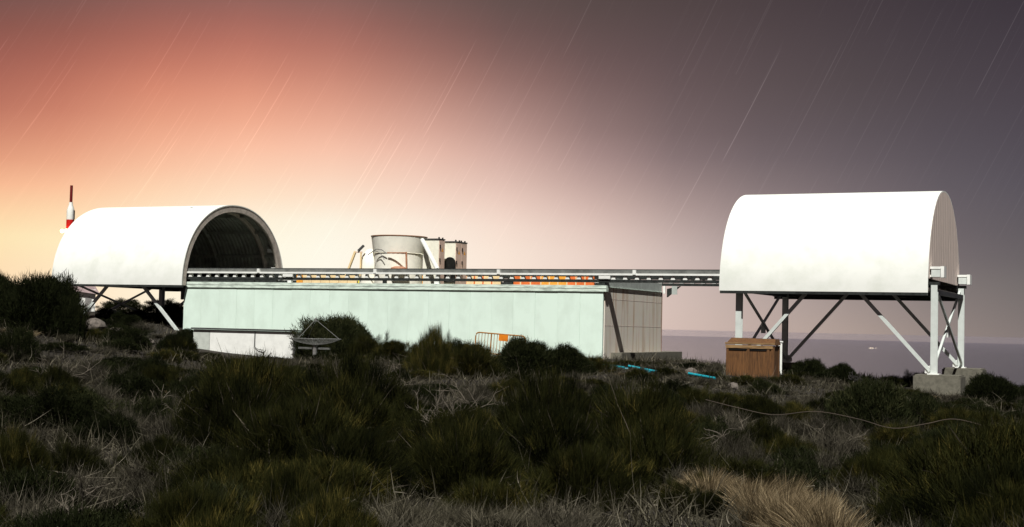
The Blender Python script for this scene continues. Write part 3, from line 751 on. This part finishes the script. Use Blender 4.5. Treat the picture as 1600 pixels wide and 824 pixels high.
cb = tag(empty('white_cabin', (-28.1, 92, hz(-28.1, 92) - .2), .3), 'tiny white cabin with pinkish grey roof seen under the left shelter', 'cabin')
MB().box(-1.2, .85, 0, 1.8, 0, 1.75).build('wall', 'hutwhite', cb)
MB().add([(-1.35, -.25, 1.70), (1.15, -.25, 1.40), (1.15, 2, 1.40), (-1.35, 2, 1.70), (-1.0, .3, 2.15), (.75, .3, 2.05), (.75, 1.7, 2.05), (-1.0, 1.7, 2.15)],
         [(0, 3, 2, 1), (4, 5, 6, 7), (0, 1, 5, 4), (1, 2, 6, 5), (2, 3, 7, 6), (3, 0, 4, 7)]).build('roof', 'pinkroof', cb)
MB().box(.2, .6, -.03, -.002, .1, 1.2).build('door', 'sidegrey', cb)

sh_ = tag(empty('lit_ship', (46000 * .2571, 46000, -2300 + 1)), 'distant lit ship on the dark sea below the right shelter', 'ship')
SX = 460 / 46
sh_.location = (.2571 * 229000, 229000, -2300)
b = MB().box(-520, 520, -60, 60, 0, 60); b.build('hull', 'sidegrey', sh_)
for x, w, h in ((-400, 90, 130), (-180, 120, 170), (60, 140, 150), (270, 70, 120), (640, 60, 110), (800, 50, 110)):
    MB().lathe([(.1, 0), (w * .45, 20), (w * .45, h * .5), (.1, h * .5 + 20)], 10, (x, 0, 60)).build('deck_lamp', 'ship', sh_)

# ------------------------------------------------------------------ vegetation meshes
rng = np.random.default_rng(7)
def ribbons(base, d0, Ln, bend, width, tone, segs=3):
    n_ = len(base)
    us = np.linspace(0, 1, segs + 1)
    rv = rng.normal(size=(n_, 3)); side = np.cross(d0, rv); side /= np.linalg.norm(side, axis=1, keepdims=True) + 1e-9
    V = np.zeros((n_, segs * 2 + 1, 3)); T = np.zeros((n_, segs * 2 + 1))
    for k, u in enumerate(us):
        p_ = base + d0 * (Ln * u)[:, None] + bend * (Ln * u * u)[:, None]
        if k < segs:
            w = (width * (1 - .65 * u))[:, None] * .5
            V[:, 2 * k] = p_ - side * w; V[:, 2 * k + 1] = p_ + side * w
            T[:, 2 * k:2 * k + 2] = tone[:, None]
        else:
            V[:, 2 * k] = p_; T[:, 2 * k] = tone
    nv = segs * 2 + 1
    loops = []; starts = []; tot = []
    base_i = (np.arange(n_) * nv)[:, None]
    quads = np.concatenate([base_i + np.array([2 * k, 2 * k + 1, 2 * k + 3, 2 * k + 2]) for k in range(segs - 1)], axis=0) if segs > 1 else np.zeros((0, 4), int)
    tris = base_i + np.array([2 * segs - 2, 2 * segs - 1, 2 * segs])
    return V.reshape(-1, 3), quads, tris, T.reshape(-1)
def merge(parts, name, mtl):
    V = []; Q = []; T3 = []; TT = []; k = 0
    for v, q, t3, tn in parts:
        V.append(v); Q.append(q + k); T3.append(t3 + k); TT.append(tn); k += len(v)
    V = np.concatenate(V); Q = np.concatenate(Q); T3 = np.concatenate(T3); TT = np.concatenate(TT)
    me_ = bpy.data.meshes.new(name)
    me_.vertices.add(len(V)); me_.vertices.foreach_set('co', V.astype(np.float32).ravel())
    li = np.concatenate([Q.ravel(), T3.ravel()]).astype(np.int32)
    me_.loops.add(len(li)); me_.loops.foreach_set('vertex_index', li)
    st_ = np.concatenate([np.arange(len(Q)) * 4, len(Q) * 4 + np.arange(len(T3)) * 3]).astype(np.int32)
    me_.polygons.add(len(st_)); me_.polygons.foreach_set('loop_start', st_)
    me_.update(calc_edges=True); me_.validate()
    at = me_.attributes.new('tone', 'FLOAT', 'POINT'); at.data.foreach_set('value', TT.astype(np.float32))
    me_.materials.append(M[mtl])
    return me_
def unit(v): return v / (np.linalg.norm(v, axis=1, keepdims=True) + 1e-9)
def hemi(n_, zmin=-.1):
    v = rng.normal(size=(n_ * 3, 3)); v = unit(v); v = v[v[:, 2] > zmin]
    return v[:n_]
def lumps(k=14, amp=.3, wid=.1):
    c = hemi(k, -.1); a = rng.uniform(-.5 * amp, amp, k)
    def f(d): return .90 + (np.exp(-((d[:, None] - c[None]) ** 2).sum(-1) / wid) * a).sum(1)
    return f
def make_dome(n_=21000, name='shrub_foliage', nc=300, amp=.42):
    f = lumps(16, amp, .07); d = hemi(nc, -.08)
    rr = f(d) * (1 - .38 * rng.random(nc) ** 1.8)
    cl = d * rr[:, None] * .92
    ci = rng.integers(0, nc, n_)
    base = cl[ci] + rng.normal(size=(n_, 3)) * .055; base[:, 2] = np.abs(base[:, 2])
    dr = unit(d[ci] * .7 + np.array([0, 0, .65]) + rng.normal(size=(n_, 3)) * .5)
    tone = np.clip(rng.beta(2, 3, nc)[ci] * .55 + rng.beta(2, 3, n_) * .45, 0, 1)
    return merge([ribbons(base, dr, rng.uniform(.04, .13, n_), rng.normal(size=(n_, 3)) * .2, rng.uniform(.007, .015, n_), tone, 2)], name, 'dome')
def make_broom(n_=27000, name='shrub_foliage', up=1.0, spread=1.0):
    f = lumps(14, .40, .06); nc = 420
    d = hemi(nc, -.02); R_ = f(d)
    cl = d * (R_ * (1 - .6 * rng.random(nc) ** 1.5) * .86)[:, None]
    ci = rng.integers(0, nc, n_)
    base = cl[ci] + rng.normal(size=(n_, 3)) * .045; base[:, 2] = np.abs(base[:, 2])
    dr0 = unit(d * spread * .8 + np.array([0, 0, .95 * up]) + rng.normal(size=(nc, 3)) * .25)
    dr = unit(dr0[ci] + rng.normal(size=(n_, 3)) * .30)
    L_ = rng.uniform(.07, .21, n_) * rng.uniform(.7, 1.3, nc)[ci]
    tone = np.clip(rng.beta(1.1, 2.2, nc)[ci] * .62 + rng.beta(1.6, 2.6, n_) * .38, 0, 1)
    return merge([ribbons(base, dr, L_, np.array([[0, 0, -.06]]) + d[ci] * .14 + rng.normal(size=(n_, 3)) * .08, rng.uniform(.0035, .0075, n_), tone, 3)], name, 'broom')
def make_wood(n_=70, name='shrub_branches'):
    d = hemi(n_, .1); b0 = rng.normal(size=(n_, 3)) * .06; b0[:, 2] = 0
    parts = [ribbons(b0, unit(d * .8 + np.array([0, 0, .35])), rng.uniform(.5, .95, n_), rng.normal(size=(n_, 3)) * .25, rng.uniform(.02, .045, n_), rng.random(n_), 5)]
    k = 260
    d = hemi(k, 0); b0 = d * rng.uniform(.3, .7, k)[:, None]
    parts.append(ribbons(b0, unit(d + rng.normal(size=(k, 3)) * .5), rng.uniform(.2, .4, k), rng.normal(size=(k, 3)) * .4, rng.uniform(.008, .016, k), rng.random(k), 4))
    return merge(parts, name, 'wood_stem')
def make_dry(n_=2600, name='dry_shrub_twigs', mtl='grey'):
    nc = 70; d = hemi(nc, .0); cl = d * rng.uniform(.1, .75, nc)[:, None]
    ci = rng.integers(0, nc, n_)
    base = cl[ci] + rng.normal(size=(n_, 3)) * .07; base[:, 2] = np.abs(base[:, 2])
    dr = unit(d[ci] * .7 + np.array([0, 0, .55]) + rng.normal(size=(n_, 3)) * .45)
    tone = np.clip(rng.beta(1.6, 3, nc)[ci] * .5 + rng.beta(1.6, 2.6, n_) * .5, 0, 1)
    parts = [ribbons(base, dr, rng.uniform(.12, .40, n_), rng.normal(size=(n_, 3)) * .45, rng.uniform(.007, .014, n_), tone, 3)]
    k = 120; d = hemi(k, .05); b0 = rng.normal(size=(k, 3)) * .1; b0[:, 2] = 0
    parts.append(ribbons(b0, unit(d + rng.normal(size=(k, 3)) * .2), rng.uniform(.35, .75, k), rng.normal(size=(k, 3)) * .6, rng.uniform(.007, .016, k), rng.uniform(.2, .9, k), 6))
    return merge(parts, name, mtl)
def make_tuft(n_=1100, name='grass_blades', mtl='straw', lean=(0, 0, 0)):
    a = rng.uniform(0, 2 * math.pi, n_); r_ = .32 * np.sqrt(rng.random(n_))
    base = np.stack([np.cos(a) * r_, np.sin(a) * r_, np.zeros(n_)], 1)
    o_ = np.stack([np.cos(a), np.sin(a), np.zeros(n_)], 1)
    dr = unit(o_ * rng.uniform(.0, .75, n_)[:, None] + np.array([0, 0, 1]) + rng.normal(size=(n_, 3)) * .15 + np.array(lean) * .4)
    tone = np.clip(rng.beta(2, 2.2, n_), 0, 1)
    return merge([ribbons(base, dr, rng.uniform(.45, 1.05, n_), o_ * .30 + np.array([0, 0, -.22]) + np.array(lean), rng.uniform(.008, .017, n_), tone, 4)], name, mtl)
DOME = [make_dome() for _ in range(4)]
DENSE = [make_dome(52000, nc=900, amp=.30) for _ in range(3)]
BROOM = [make_broom(), make_broom(), make_broom(up=1.6, spread=.6), make_broom(up=.7, spread=1.3)]
WOOD = [make_wood() for _ in range(2)]
DRY = [make_dry() for _ in range(4)]
STRAW = [make_tuft(), make_tuft(lean=(.18, 0, 0))]
GREYT = [make_tuft(mtl='greygrass'), make_tuft(mtl='greygrass', lean=(-.1, 0, 0)), make_tuft(700, mtl='greygrass')]

def shrub(kind, x, y, w, h, label, group='shrubs of the slope', sink=.06, dw=None, z=None):
    # w full width, h height, in metres
    z = hz(x, y) if z is None else z
    th = empty('broom_shrub' if kind is BROOM else 'shrub', (x, y, z - sink), random.uniform(0, 6.28))
    f = put('foliage', random.choice(kind), th); f.scale = (w / 2, (dw or w) / 2, h)
    k = put('branches', random.choice(WOOD), th); k.scale = (w / 2 * .9, (dw or w) / 2 * .9, h * .9)
    return tag(th, label, 'shrub', group)
random.seed(11)
# the ones the photograph singles out
shrub(DENSE, -15.0, 45, 2.9, 1.95, 'big rounded dark shrub rising at the left edge against the sky')
shrub(DENSE, -14.15, 44.6, 1.3, 1.5, 'dark shrub joined to the right side of the big left edge shrub')
shrub(DENSE, -16.8, 45.5, 2.8, 1.7, 'dark shrub cut off by the left edge of the picture')
shrub(DENSE, -13.5, 57, 2.0, 1.15, 'dark green shrub before the left corner of the low hut')
shrub(BROOM, -13.3, 56.6, 1.7, 1.1, 'bristly shrub overlapping the left end of the low hut')
shrub(DENSE, -7.75, 63.0, 4.0, 2.15, 'wide dark rounded shrub against the mint wall behind the dish', dw=2.2)
shrub(BROOM, -5.9, 58.2, 2.0, 1.2, 'olive bristly shrub right of the mesh dish')
shrub([BROOM[2]], -2.4, 44, 1.7, 1.75, 'spiky upright shrub reaching highest against the mint wall')
shrub(BROOM, -1.2, 44.6, 2.5, 1.25, 'bristly dark shrub under the left end of the barrier')
shrub(DENSE, .55, 46.0, 2.5, 1.25, 'dark dense shrub before the barrier')
shrub(DENSE, 1.8, 46.4, 2.2, 1.0, 'low dark shrub sloping down right of the barrier')
shrub(BROOM, -4.6, 55.5, 2.0, .95, 'low olive shrub at the wall foot between the dish and the spiky shrub')
shrub(BROOM, -2.7, 47.5, 2.0, 1.1, 'bristly shrub just left of the spiky upright one')
shrub(DENSE, -1.6, 46.8, 2.2, 1.05, 'dark mound behind the spiky upright shrub')
shrub(BROOM, 2.9, 47.6, 1.6, .7, 'low bristly shrub covering the foot of the wall corner')
shrub(BROOM, -4.15, 23.0, 2.6, 1.55, 'olive brown broom shrub, tallest left of centre in the foreground')
shrub(BROOM, -2.5, 22.4, 2.7, 1.6, 'large broom shrub below the dish with upright stems')
shrub(BROOM, -4.0, 20.6, 2.3, 1.2, 'dark broom shrub in front of the tallest left one')
shrub(BROOM, -2.4, 20.0, 2.4, 1.25, 'dark broom shrub in front of the large one below the dish')
shrub(BROOM, .55, 20.2, 2.1, 1.5, 'broom shrub in the foreground centre, below the barrier')
shrub(BROOM, 1.75, 19.4, 2.2, 1.45, 'olive broom shrub with stems arching right, below the blue pipes')
shrub(BROOM, .6, 17.9, 1.9, 1.1, 'dark broom shrub at the foot of the centre one')
shrub(BROOM, 1.75, 17.2, 1.9, 1.05, 'dark broom shrub at the foot of the arching one')
shrub(BROOM, -.75, 17.4, 1.8, 1.05, 'dark broom clump between the two broom masses')
shrub(BROOM, -.5, 15.6, 1.7, .95, 'dark broom clump in the lower middle of the picture')
shrub(BROOM, -1.7, 15.4, 1.7, .95, 'dark broom clump left of the lower middle')
shrub(BROOM, -2.7, 17.4, 2.2, 1.05, 'broad dark broom clump at lower left of centre')
shrub(BROOM, .8, 15.3, 1.5, .85, 'dark broom clump left of the blond grass')
shrub(DENSE, 7.6, 30, 2.3, 1.25, 'dark dense shrub below the right shelter frame')
shrub(DOME, 9.3, 32, 2.0, 1.0, 'low dark shrub below the nearest concrete block')
shrub(BROOM, 5.0, 14.3, 3.0, 1.2, 'big dark broom shrub filling the lower right corner', sink=.1)
shrub(BROOM, 6.4, 17.2, 2.8, 1.15, 'tall dark broom shrub at the right edge')
shrub(BROOM, 4.5, 12.4, 2.0, .95, 'dark broom clump at the bottom of the right corner')
shrub(DENSE, 11.9, 56, 2.0, 1.05, 'round black shrub right of the crate under the frame', z=-2.0)
shrub(DENSE, 13.0, 55.3, 1.6, .75, 'low black shrub sloping down from the round one')
shrub(DENSE, 16.7, 48.6, 2.3, 1.1, 'dark shrub right of the nearest concrete block')
shrub(DENSE, 18.4, 49.5, 2.0, .95, 'dark shrub at the right edge on the skyline')
shrub(DOME, -12.6, 46, 1.9, .85, 'dark low shrub on the left slope under the left frame')
shrub(DOME, -13.4, 38, 1.6, 1.0, 'dark shrub low on the left edge below the big one')
shrub(DOME, -20.2, 82, 3.0, 1.0, 'dark shrub on the rocky rise under the left shelter')
shrub(DOME, -23.2, 84, 3.0, .9, 'dark shrub on the skyline next to the tiny cabin')
shrub(DOME, -17.4, 79, 2.0, 1.2, 'shrub against the glow under the left shelter next to the wall')
shrub(BROOM, -18.6, 77, 1.8, 1.0, 'bristly shrub on the rise behind the left frame brace')

# fillers: everything between them, one object each
def clear_of(x, y, rr):
    q = Vector((x, y, 0)) - O_; s = q.dot(S_); t_ = q.dot(T_)
    if -23.2 - rr < s < .9 + rr and -.5 - rr < t_ < 9 + rr: return False
    if -20 - rr < s < -10.2 + rr and -6 - rr < t_ < 0: return False
    if 6.7 - rr < s < 9.2 + rr and -6.4 - rr < t_ < -4.8 + rr: return False
    if 12.5 - rr < s < 15 + rr and -1.0 - rr < t_ < 1.2 + rr: return False
    if 12.5 - rr < s < 15 + rr and 6.4 - rr < t_ < 8.6 + rr: return False
    if -3 < s < 1.5 and -1.5 < t_ < 1: return False
    return True
FILL = {
 'grey': ('dry_shrub', DRY, 'shrub', 'grey dry shrubs'),
 'broom': ('broom_shrub', BROOM, 'shrub', 'small broom shrubs'),
 'dome': ('low_shrub', DOME, 'shrub', 'low dark shrubs'),
 'tuft': ('grass_tussock', GREYT, 'grass tussock', 'grey grass tussocks'),
 'straw': ('straw_tussock', STRAW, 'grass tussock', 'straw coloured tussocks'),
}
def region(x, y):
    a = math.degrees(math.atan2(x, y))
    h_ = 'left' if a < -7 else ('middle' if a < 7 else 'right')
    d_ = 'nearest foreground' if y < 17 else ('foreground' if y < 28 else ('middle distance' if y < 44 else 'far slope near the structures'))
    return h_, d_
LAB = {'grey': 'one of the grey dry twiggy shrubs, {1}, {0} of the picture', 'broom': 'one of the small olive broom shrubs, {1}, {0} of the picture', 'dome': 'one of the low dark dense shrubs, {1}, {0} of the picture',
       'tuft': 'one of the grey grass tussocks, {1}, {0} of the picture', 'straw': 'one of the straw coloured tussocks, {1}, {0} of the picture'}
def filler(kind, x, y, w, h):
    nm, lst, cat, grp = FILL[kind]
    o = put(nm, random.choice(lst), None, (x, y, hz(x, y) - .04)); o.rotation_euler = (0, 0, random.uniform(0, 6.28)); o.scale = (w / 2, w / 2, h)
    if kind in ('tuft', 'straw'): o.scale = (w, w, h)
    r_ = region(x, y)
    return tag(o, LAB[kind].format(*r_), cat, f'{grp}, {r_[1]} {r_[0]}')
random.seed(5)
placed = []
tries = 0
while len(placed) < 760 and tries < 16000:
    tries += 1
    y = 9.5 + 66 * random.random() ** 1.1
    x = random.uniform(-.41, .41) * y
    if .09 < x / y < .255 and y < 15.8: continue
    if -.24 < x / y < .125 and 13 < y < 24 and random.random() < .72: continue
    if not clear_of(x, y, .5): continue
    if x > 0 and y > 58: continue
    rmin = .38 + .006 * y
    if any((x - a) ** 2 + (y - c) ** 2 < rmin * rmin for a, c in placed): continue
    placed.append((x, y))
    u = random.random(); k = random.uniform(.75, 1.25)
    q = x / y
    hk = .6 if (y > 36 and -13.5 < x < 16) else 1.0
    # patches: dry and grey on the left and right of centre, green and dense between
    g = .5 + .5 * math.sin(x * .55 + 1.3) * math.sin(y * .33 + .6)
    if .1 < q < .27 and y > 15: g = .75 + .25 * g
    if -.1 < q < -.01 and 24 < y < 36: g = 1.0
    if q < -.25 and y < 40: g = .6 + .4 * g
    dense = (-.24 < q < .125 and y < 24) or (q > .27 and y < 24)
    if y < 13 and -.12 < q < .1: pg, pt, pb, pdm = .3, .7, 0, 0
    else: pg, pt, pb, pdm = (.10, .05, .75, .10) if dense else (.16 + .34 * g, .16, .30 - .12 * g, .30 - .18 * g)
    if u < pg: filler('grey', x, y, random.uniform(.8, 1.5), .5 * k * hk)
    elif u < pg + pt: filler('tuft', x, y, random.uniform(.3, .5), .36 * k * hk)
    elif u < pg + pt + pb: filler('broom', x, y, random.uniform(1.0, 1.8), .62 * k * hk)
    elif u < pg + pt + pb + pdm: filler('dome', x, y, random.uniform(1.0, 1.8), .55 * k * hk)
    else: filler('straw', x, y, random.uniform(.26, .42), .36 * k * hk)
# blond grass patch at the lower right, and the pale tuft at the bottom
for i in range(42):
    u = random.random(); y = 15.9 - 4.6 * u + random.uniform(-.4, .4); x = y * (.152 + .09 * u + random.uniform(-.022, .022))
    filler('straw', x, y, random.uniform(.26, .46), random.uniform(.36, .72))
    if i % 5 == 0: filler('tuft', x + random.uniform(-.5, .5), y + .3, random.uniform(.3, .45), random.uniform(.3, .5))
    if i % 7 == 0: filler('broom', x + random.uniform(-.5, .5), y - .2, random.uniform(.5, .8), random.uniform(.25, .4))
for i in range(16):
    filler('tuft', random.uniform(-1.1, .25), random.uniform(11.6, 12.9), random.uniform(.35, .5), random.uniform(.38, .55))

# grass and litter over the whole ground: nobody could count it
nb = 120000
yy = 8.5 + 62 * rng.random(nb) ** 1.15; xx = rng.uniform(-.43, .43, nb) * yy
ok = np.array([clear_of(a, c, .1) for a, c in zip(xx, yy)]); xx, yy = xx[ok], yy[ok]; nb = len(xx)
base = np.stack([xx, yy, height(xx, yy) - .01], 1)
dr = unit(rng.normal(size=(nb, 3)) * .55 + np.array([0, 0, .8])); dr[:, 2] = np.abs(dr[:, 2])
gr = merge([ribbons(base, dr, rng.uniform(.10, .34, nb), rng.normal(size=(nb, 3)) * .35, rng.uniform(.007, .016, nb) * (1 + yy / 40), np.clip(rng.beta(1.5, 2.6, nb), 0, 1), 3)], 'grass', 'greygrass')
tag(put('grass', gr), 'short dry grass and litter covering the slope', 'grass', kind='stuff')
nb = 9000
yy = 8.5 + 50 * rng.random(nb) ** 1.4; xx = rng.uniform(-.43, .43, nb) * yy
ok = np.array([clear_of(a, c, .2) for a, c in zip(xx, yy)]); xx, yy = xx[ok], yy[ok]; nb = len(xx)
base = np.stack([xx, yy, height(xx, yy) + rng.uniform(0, .22, nb)], 1)
dr = unit(rng.normal(size=(nb, 3)) * np.array([1, 1, .35]))
tw = merge([ribbons(base, dr, rng.uniform(.12, .38, nb), rng.normal(size=(nb, 3)) * .7, rng.uniform(.005, .011, nb), np.clip(rng.beta(2, 2, nb), 0, 1), 4)], 'twigs', 'grey')
tag(put('twigs', tw), 'fallen dry twigs scattered among the shrubs', 'twigs', kind='stuff')

# dead branches
def branch(label, x, y, size, mtl, n_=9, zoff=.15, flat=.5, seed=0, thick=.02):
    rd = random.Random(seed); b = MB()
    def limb(p_, d, ln, r_, depth):
        pts = [Vector(p_)]; d = Vector(d).normalized()
        for i in range(5):
            d = (d + Vector((rd.uniform(-1, 1), rd.uniform(-1, 1), rd.uniform(-1, 1) * flat)) * .55).normalized(); pts.append(pts[-1] + d * ln / 5)
        b.tube(pts, [r_ * (1 - .14 * i) for i in range(6)], 6)
        if depth:
            for k in range(2 + (depth > 1)):
                q = pts[rd.randint(1, 4)]; limb(q, d + Vector((rd.uniform(-1, 1), rd.uniform(-1, 1), rd.uniform(-.3, .9))) * .9, ln * .6, r_ * .6, depth - 1)
    for k in range(n_):
        a = rd.uniform(0, 6.28); limb((rd.uniform(-.1, .1), rd.uniform(-.1, .1), 0), (math.cos(a), math.sin(a), rd.uniform(.1, 1) * flat * 1.4), size * rd.uniform(.6, 1), thick, 2)
    o = b.build('dead_branch', mtl, None, True); o.location = (x, y, hz(x, y) + zoff)
    return tag(o, label, 'branch', 'dead branches')
branch('tangle of pale dead branches in the left foreground', -5.6, 23.0, .75, 'palestick', 6, .25, .5, 1, .010)
branch('pale bare branches beside the spiky shrub before the mint wall', -2.6, 32.5, 1.0, 'palestick', 6, .3, .6, 2, .013)
branch('grey dead branches in the middle, between the two broom masses', -.9, 24.5, .8, 'palestick', 6, .25, .5, 3, .010)
branch('thin pale dead stems below the crate', 4.2, 25.0, .7, 'palestick', 3, .2, .8, 4, .010)
branch('pale twisted twigs left of the lower right shrubs', 4.9, 18.5, .5, 'palestick', 5, .2, .4, 5, .009)
branch('dark dead branches lying before the white hut', -10.2, 55.5, 1.1, 'char', 2, .18, .3, 6, .05)
branch('small charred stump sticking up on the right skyline', 12.7, 51.0, .75, 'char', 2, .35, 2.2, 8, .05)
branch('second charred stump right of the first on the skyline', 13.4, 51.0, .5, 'char', 1, .35, 2.4, 9, .05)
branch('pale sticks in the bottom left corner', -3.6, 11.8, .55, 'palestick', 5, .15, .6, 10, .010)

branch('grey tangle of twigs left of the centre broom shrub', -1.0, 21.8, .7, 'palestick', 7, .35, .6, 12, .009)
branch('pale dead stems leaning out behind the dark centre clump', -.6, 27.5, .8, 'palestick', 6, .3, .7, 13, .011)
branch('grey twigs below the hose on the right', 5.6, 23.5, .7, 'palestick', 6, .2, .5, 14, .009)
branch('dead twigs on the left slope below the dark shrubs', -9.5, 30.0, .9, 'palestick', 6, .25, .5, 15, .012)
branch('forked pale stick right of the arching broom shrub', 3.4, 22.0, .7, 'palestick', 2, .3, .9, 16, .012)
# hose draped over the right-hand shrubs
pts = []
for x, y, z in ((3.0, 21.5, -1.05), (3.5, 21.3, -1.16), (4.0, 21.2, -1.24), (4.6, 21.1, -1.17), (5.2, 21.0, -1.26), (5.7, 20.9, -1.38), (6.15, 20.8, -1.30), (6.6, 20.8, -1.22), (7.2, 20.7, -1.36), (7.8, 20.6, -1.50), (8.2, 20.5, -1.62)):
    pts.append(Vector((x, y, z)))
sm = []
for i in range(len(pts) - 1):
    p0, p1, p2, p3 = pts[max(i - 1, 0)], pts[i], pts[i + 1], pts[min(i + 2, len(pts) - 1)]
    for k in range(6):
        u = k / 6
        sm.append(.5 * ((2 * p1) + (p2 - p0) * u + (2 * p0 - 5 * p1 + 4 * p2 - p3) * u * u + (3 * p1 - p0 - 3 * p2 + p3) * u ** 3))
ho = MB().tube(sm, .0065, 6).build('hose', 'hose', None, True)
tag(ho, 'thin brown hose wavering over the shrubs at lower right', 'hose')

# rocks
def rock(label, x, y, size, seed):
    rd = np.random.default_rng(seed); bm = bmesh.new(); bmesh.ops.create_icosphere(bm, subdivisions=2, radius=1)
    ax = rd.normal(size=(7, 3)); ax /= np.linalg.norm(ax, axis=1, keepdims=True); hh = rd.uniform(.55, .9, 7)
    for v in bm.verts:
        c = np.array(v.co)
        for a, h_ in zip(ax, hh):
            d_ = c @ a
            if d_ > h_: c = c - a * (d_ - h_) * .85
        v.co = c * np.array([size, size * .8, size * .6])
    me_ = bpy.data.meshes.new('rock'); bm.to_mesh(me_); bm.free(); me_.materials.append(M['rock'])
    o = put('rock', me_, None, (x, y, hz(x, y) + size * .18)); o.rotation_euler = (0, 0, float(rd.uniform(0, 6)))
    return tag(o, label, 'rock', 'volcanic rocks')
for i, (x, y, s, lb) in enumerate([
    (-18.5, 66, .55, 'brown rock on the rise left of the wall corner'), (-19.8, 67, .7, 'largest brown rock below the left frame braces'), (-21.6, 68, .45, 'rock at the foot of the leftmost brace'),
    (-16.8, 65, .4, 'small rock just before the left wall corner'), (-15.6, 60, .35, 'rock between the rise and the low hut'), (-17.4, 56, .5, 'rock on the left slope behind the dark shrubs'),
    (2.9, 17.8, .16, 'reddish rock beside the arching broom shrub'), (3.6, 16.6, .15, 'dark rock above the blond grass'), (-4.2, 14.4, .14, 'reddish stone in the lower left foreground'), (7.0, 44, .3, 'rock on the slope below the crate'),
    (6.4, 49.6, .35, 'pale rock between the blue pipes and the crate')]):
    rock(lb, x, y, s, 40 + i)

# night haze over the sea
hb = MB().box(-620000, 620000, -620000, 620000, -2302, 33).build('haze', None)
hm = bpy.data.materials.new('haze'); hm.use_nodes = True; ht = hm.node_tree; ht.nodes.clear()
pv = ht.nodes.new('ShaderNodeVolumePrincipled'); pv.inputs['Color'].default_value = (.56, .50, .60, 1); pv.inputs['Density'].default_value = 1.1e-6; pv.inputs['Anisotropy'].default_value = .0
mo = ht.nodes.new('ShaderNodeOutputMaterial'); ht.links.new(pv.outputs[0], mo.inputs['Volume'])
hb.data.materials.append(hm)
tag(hb, 'thin mauve night haze over the sea', 'haze', kind='stuff')
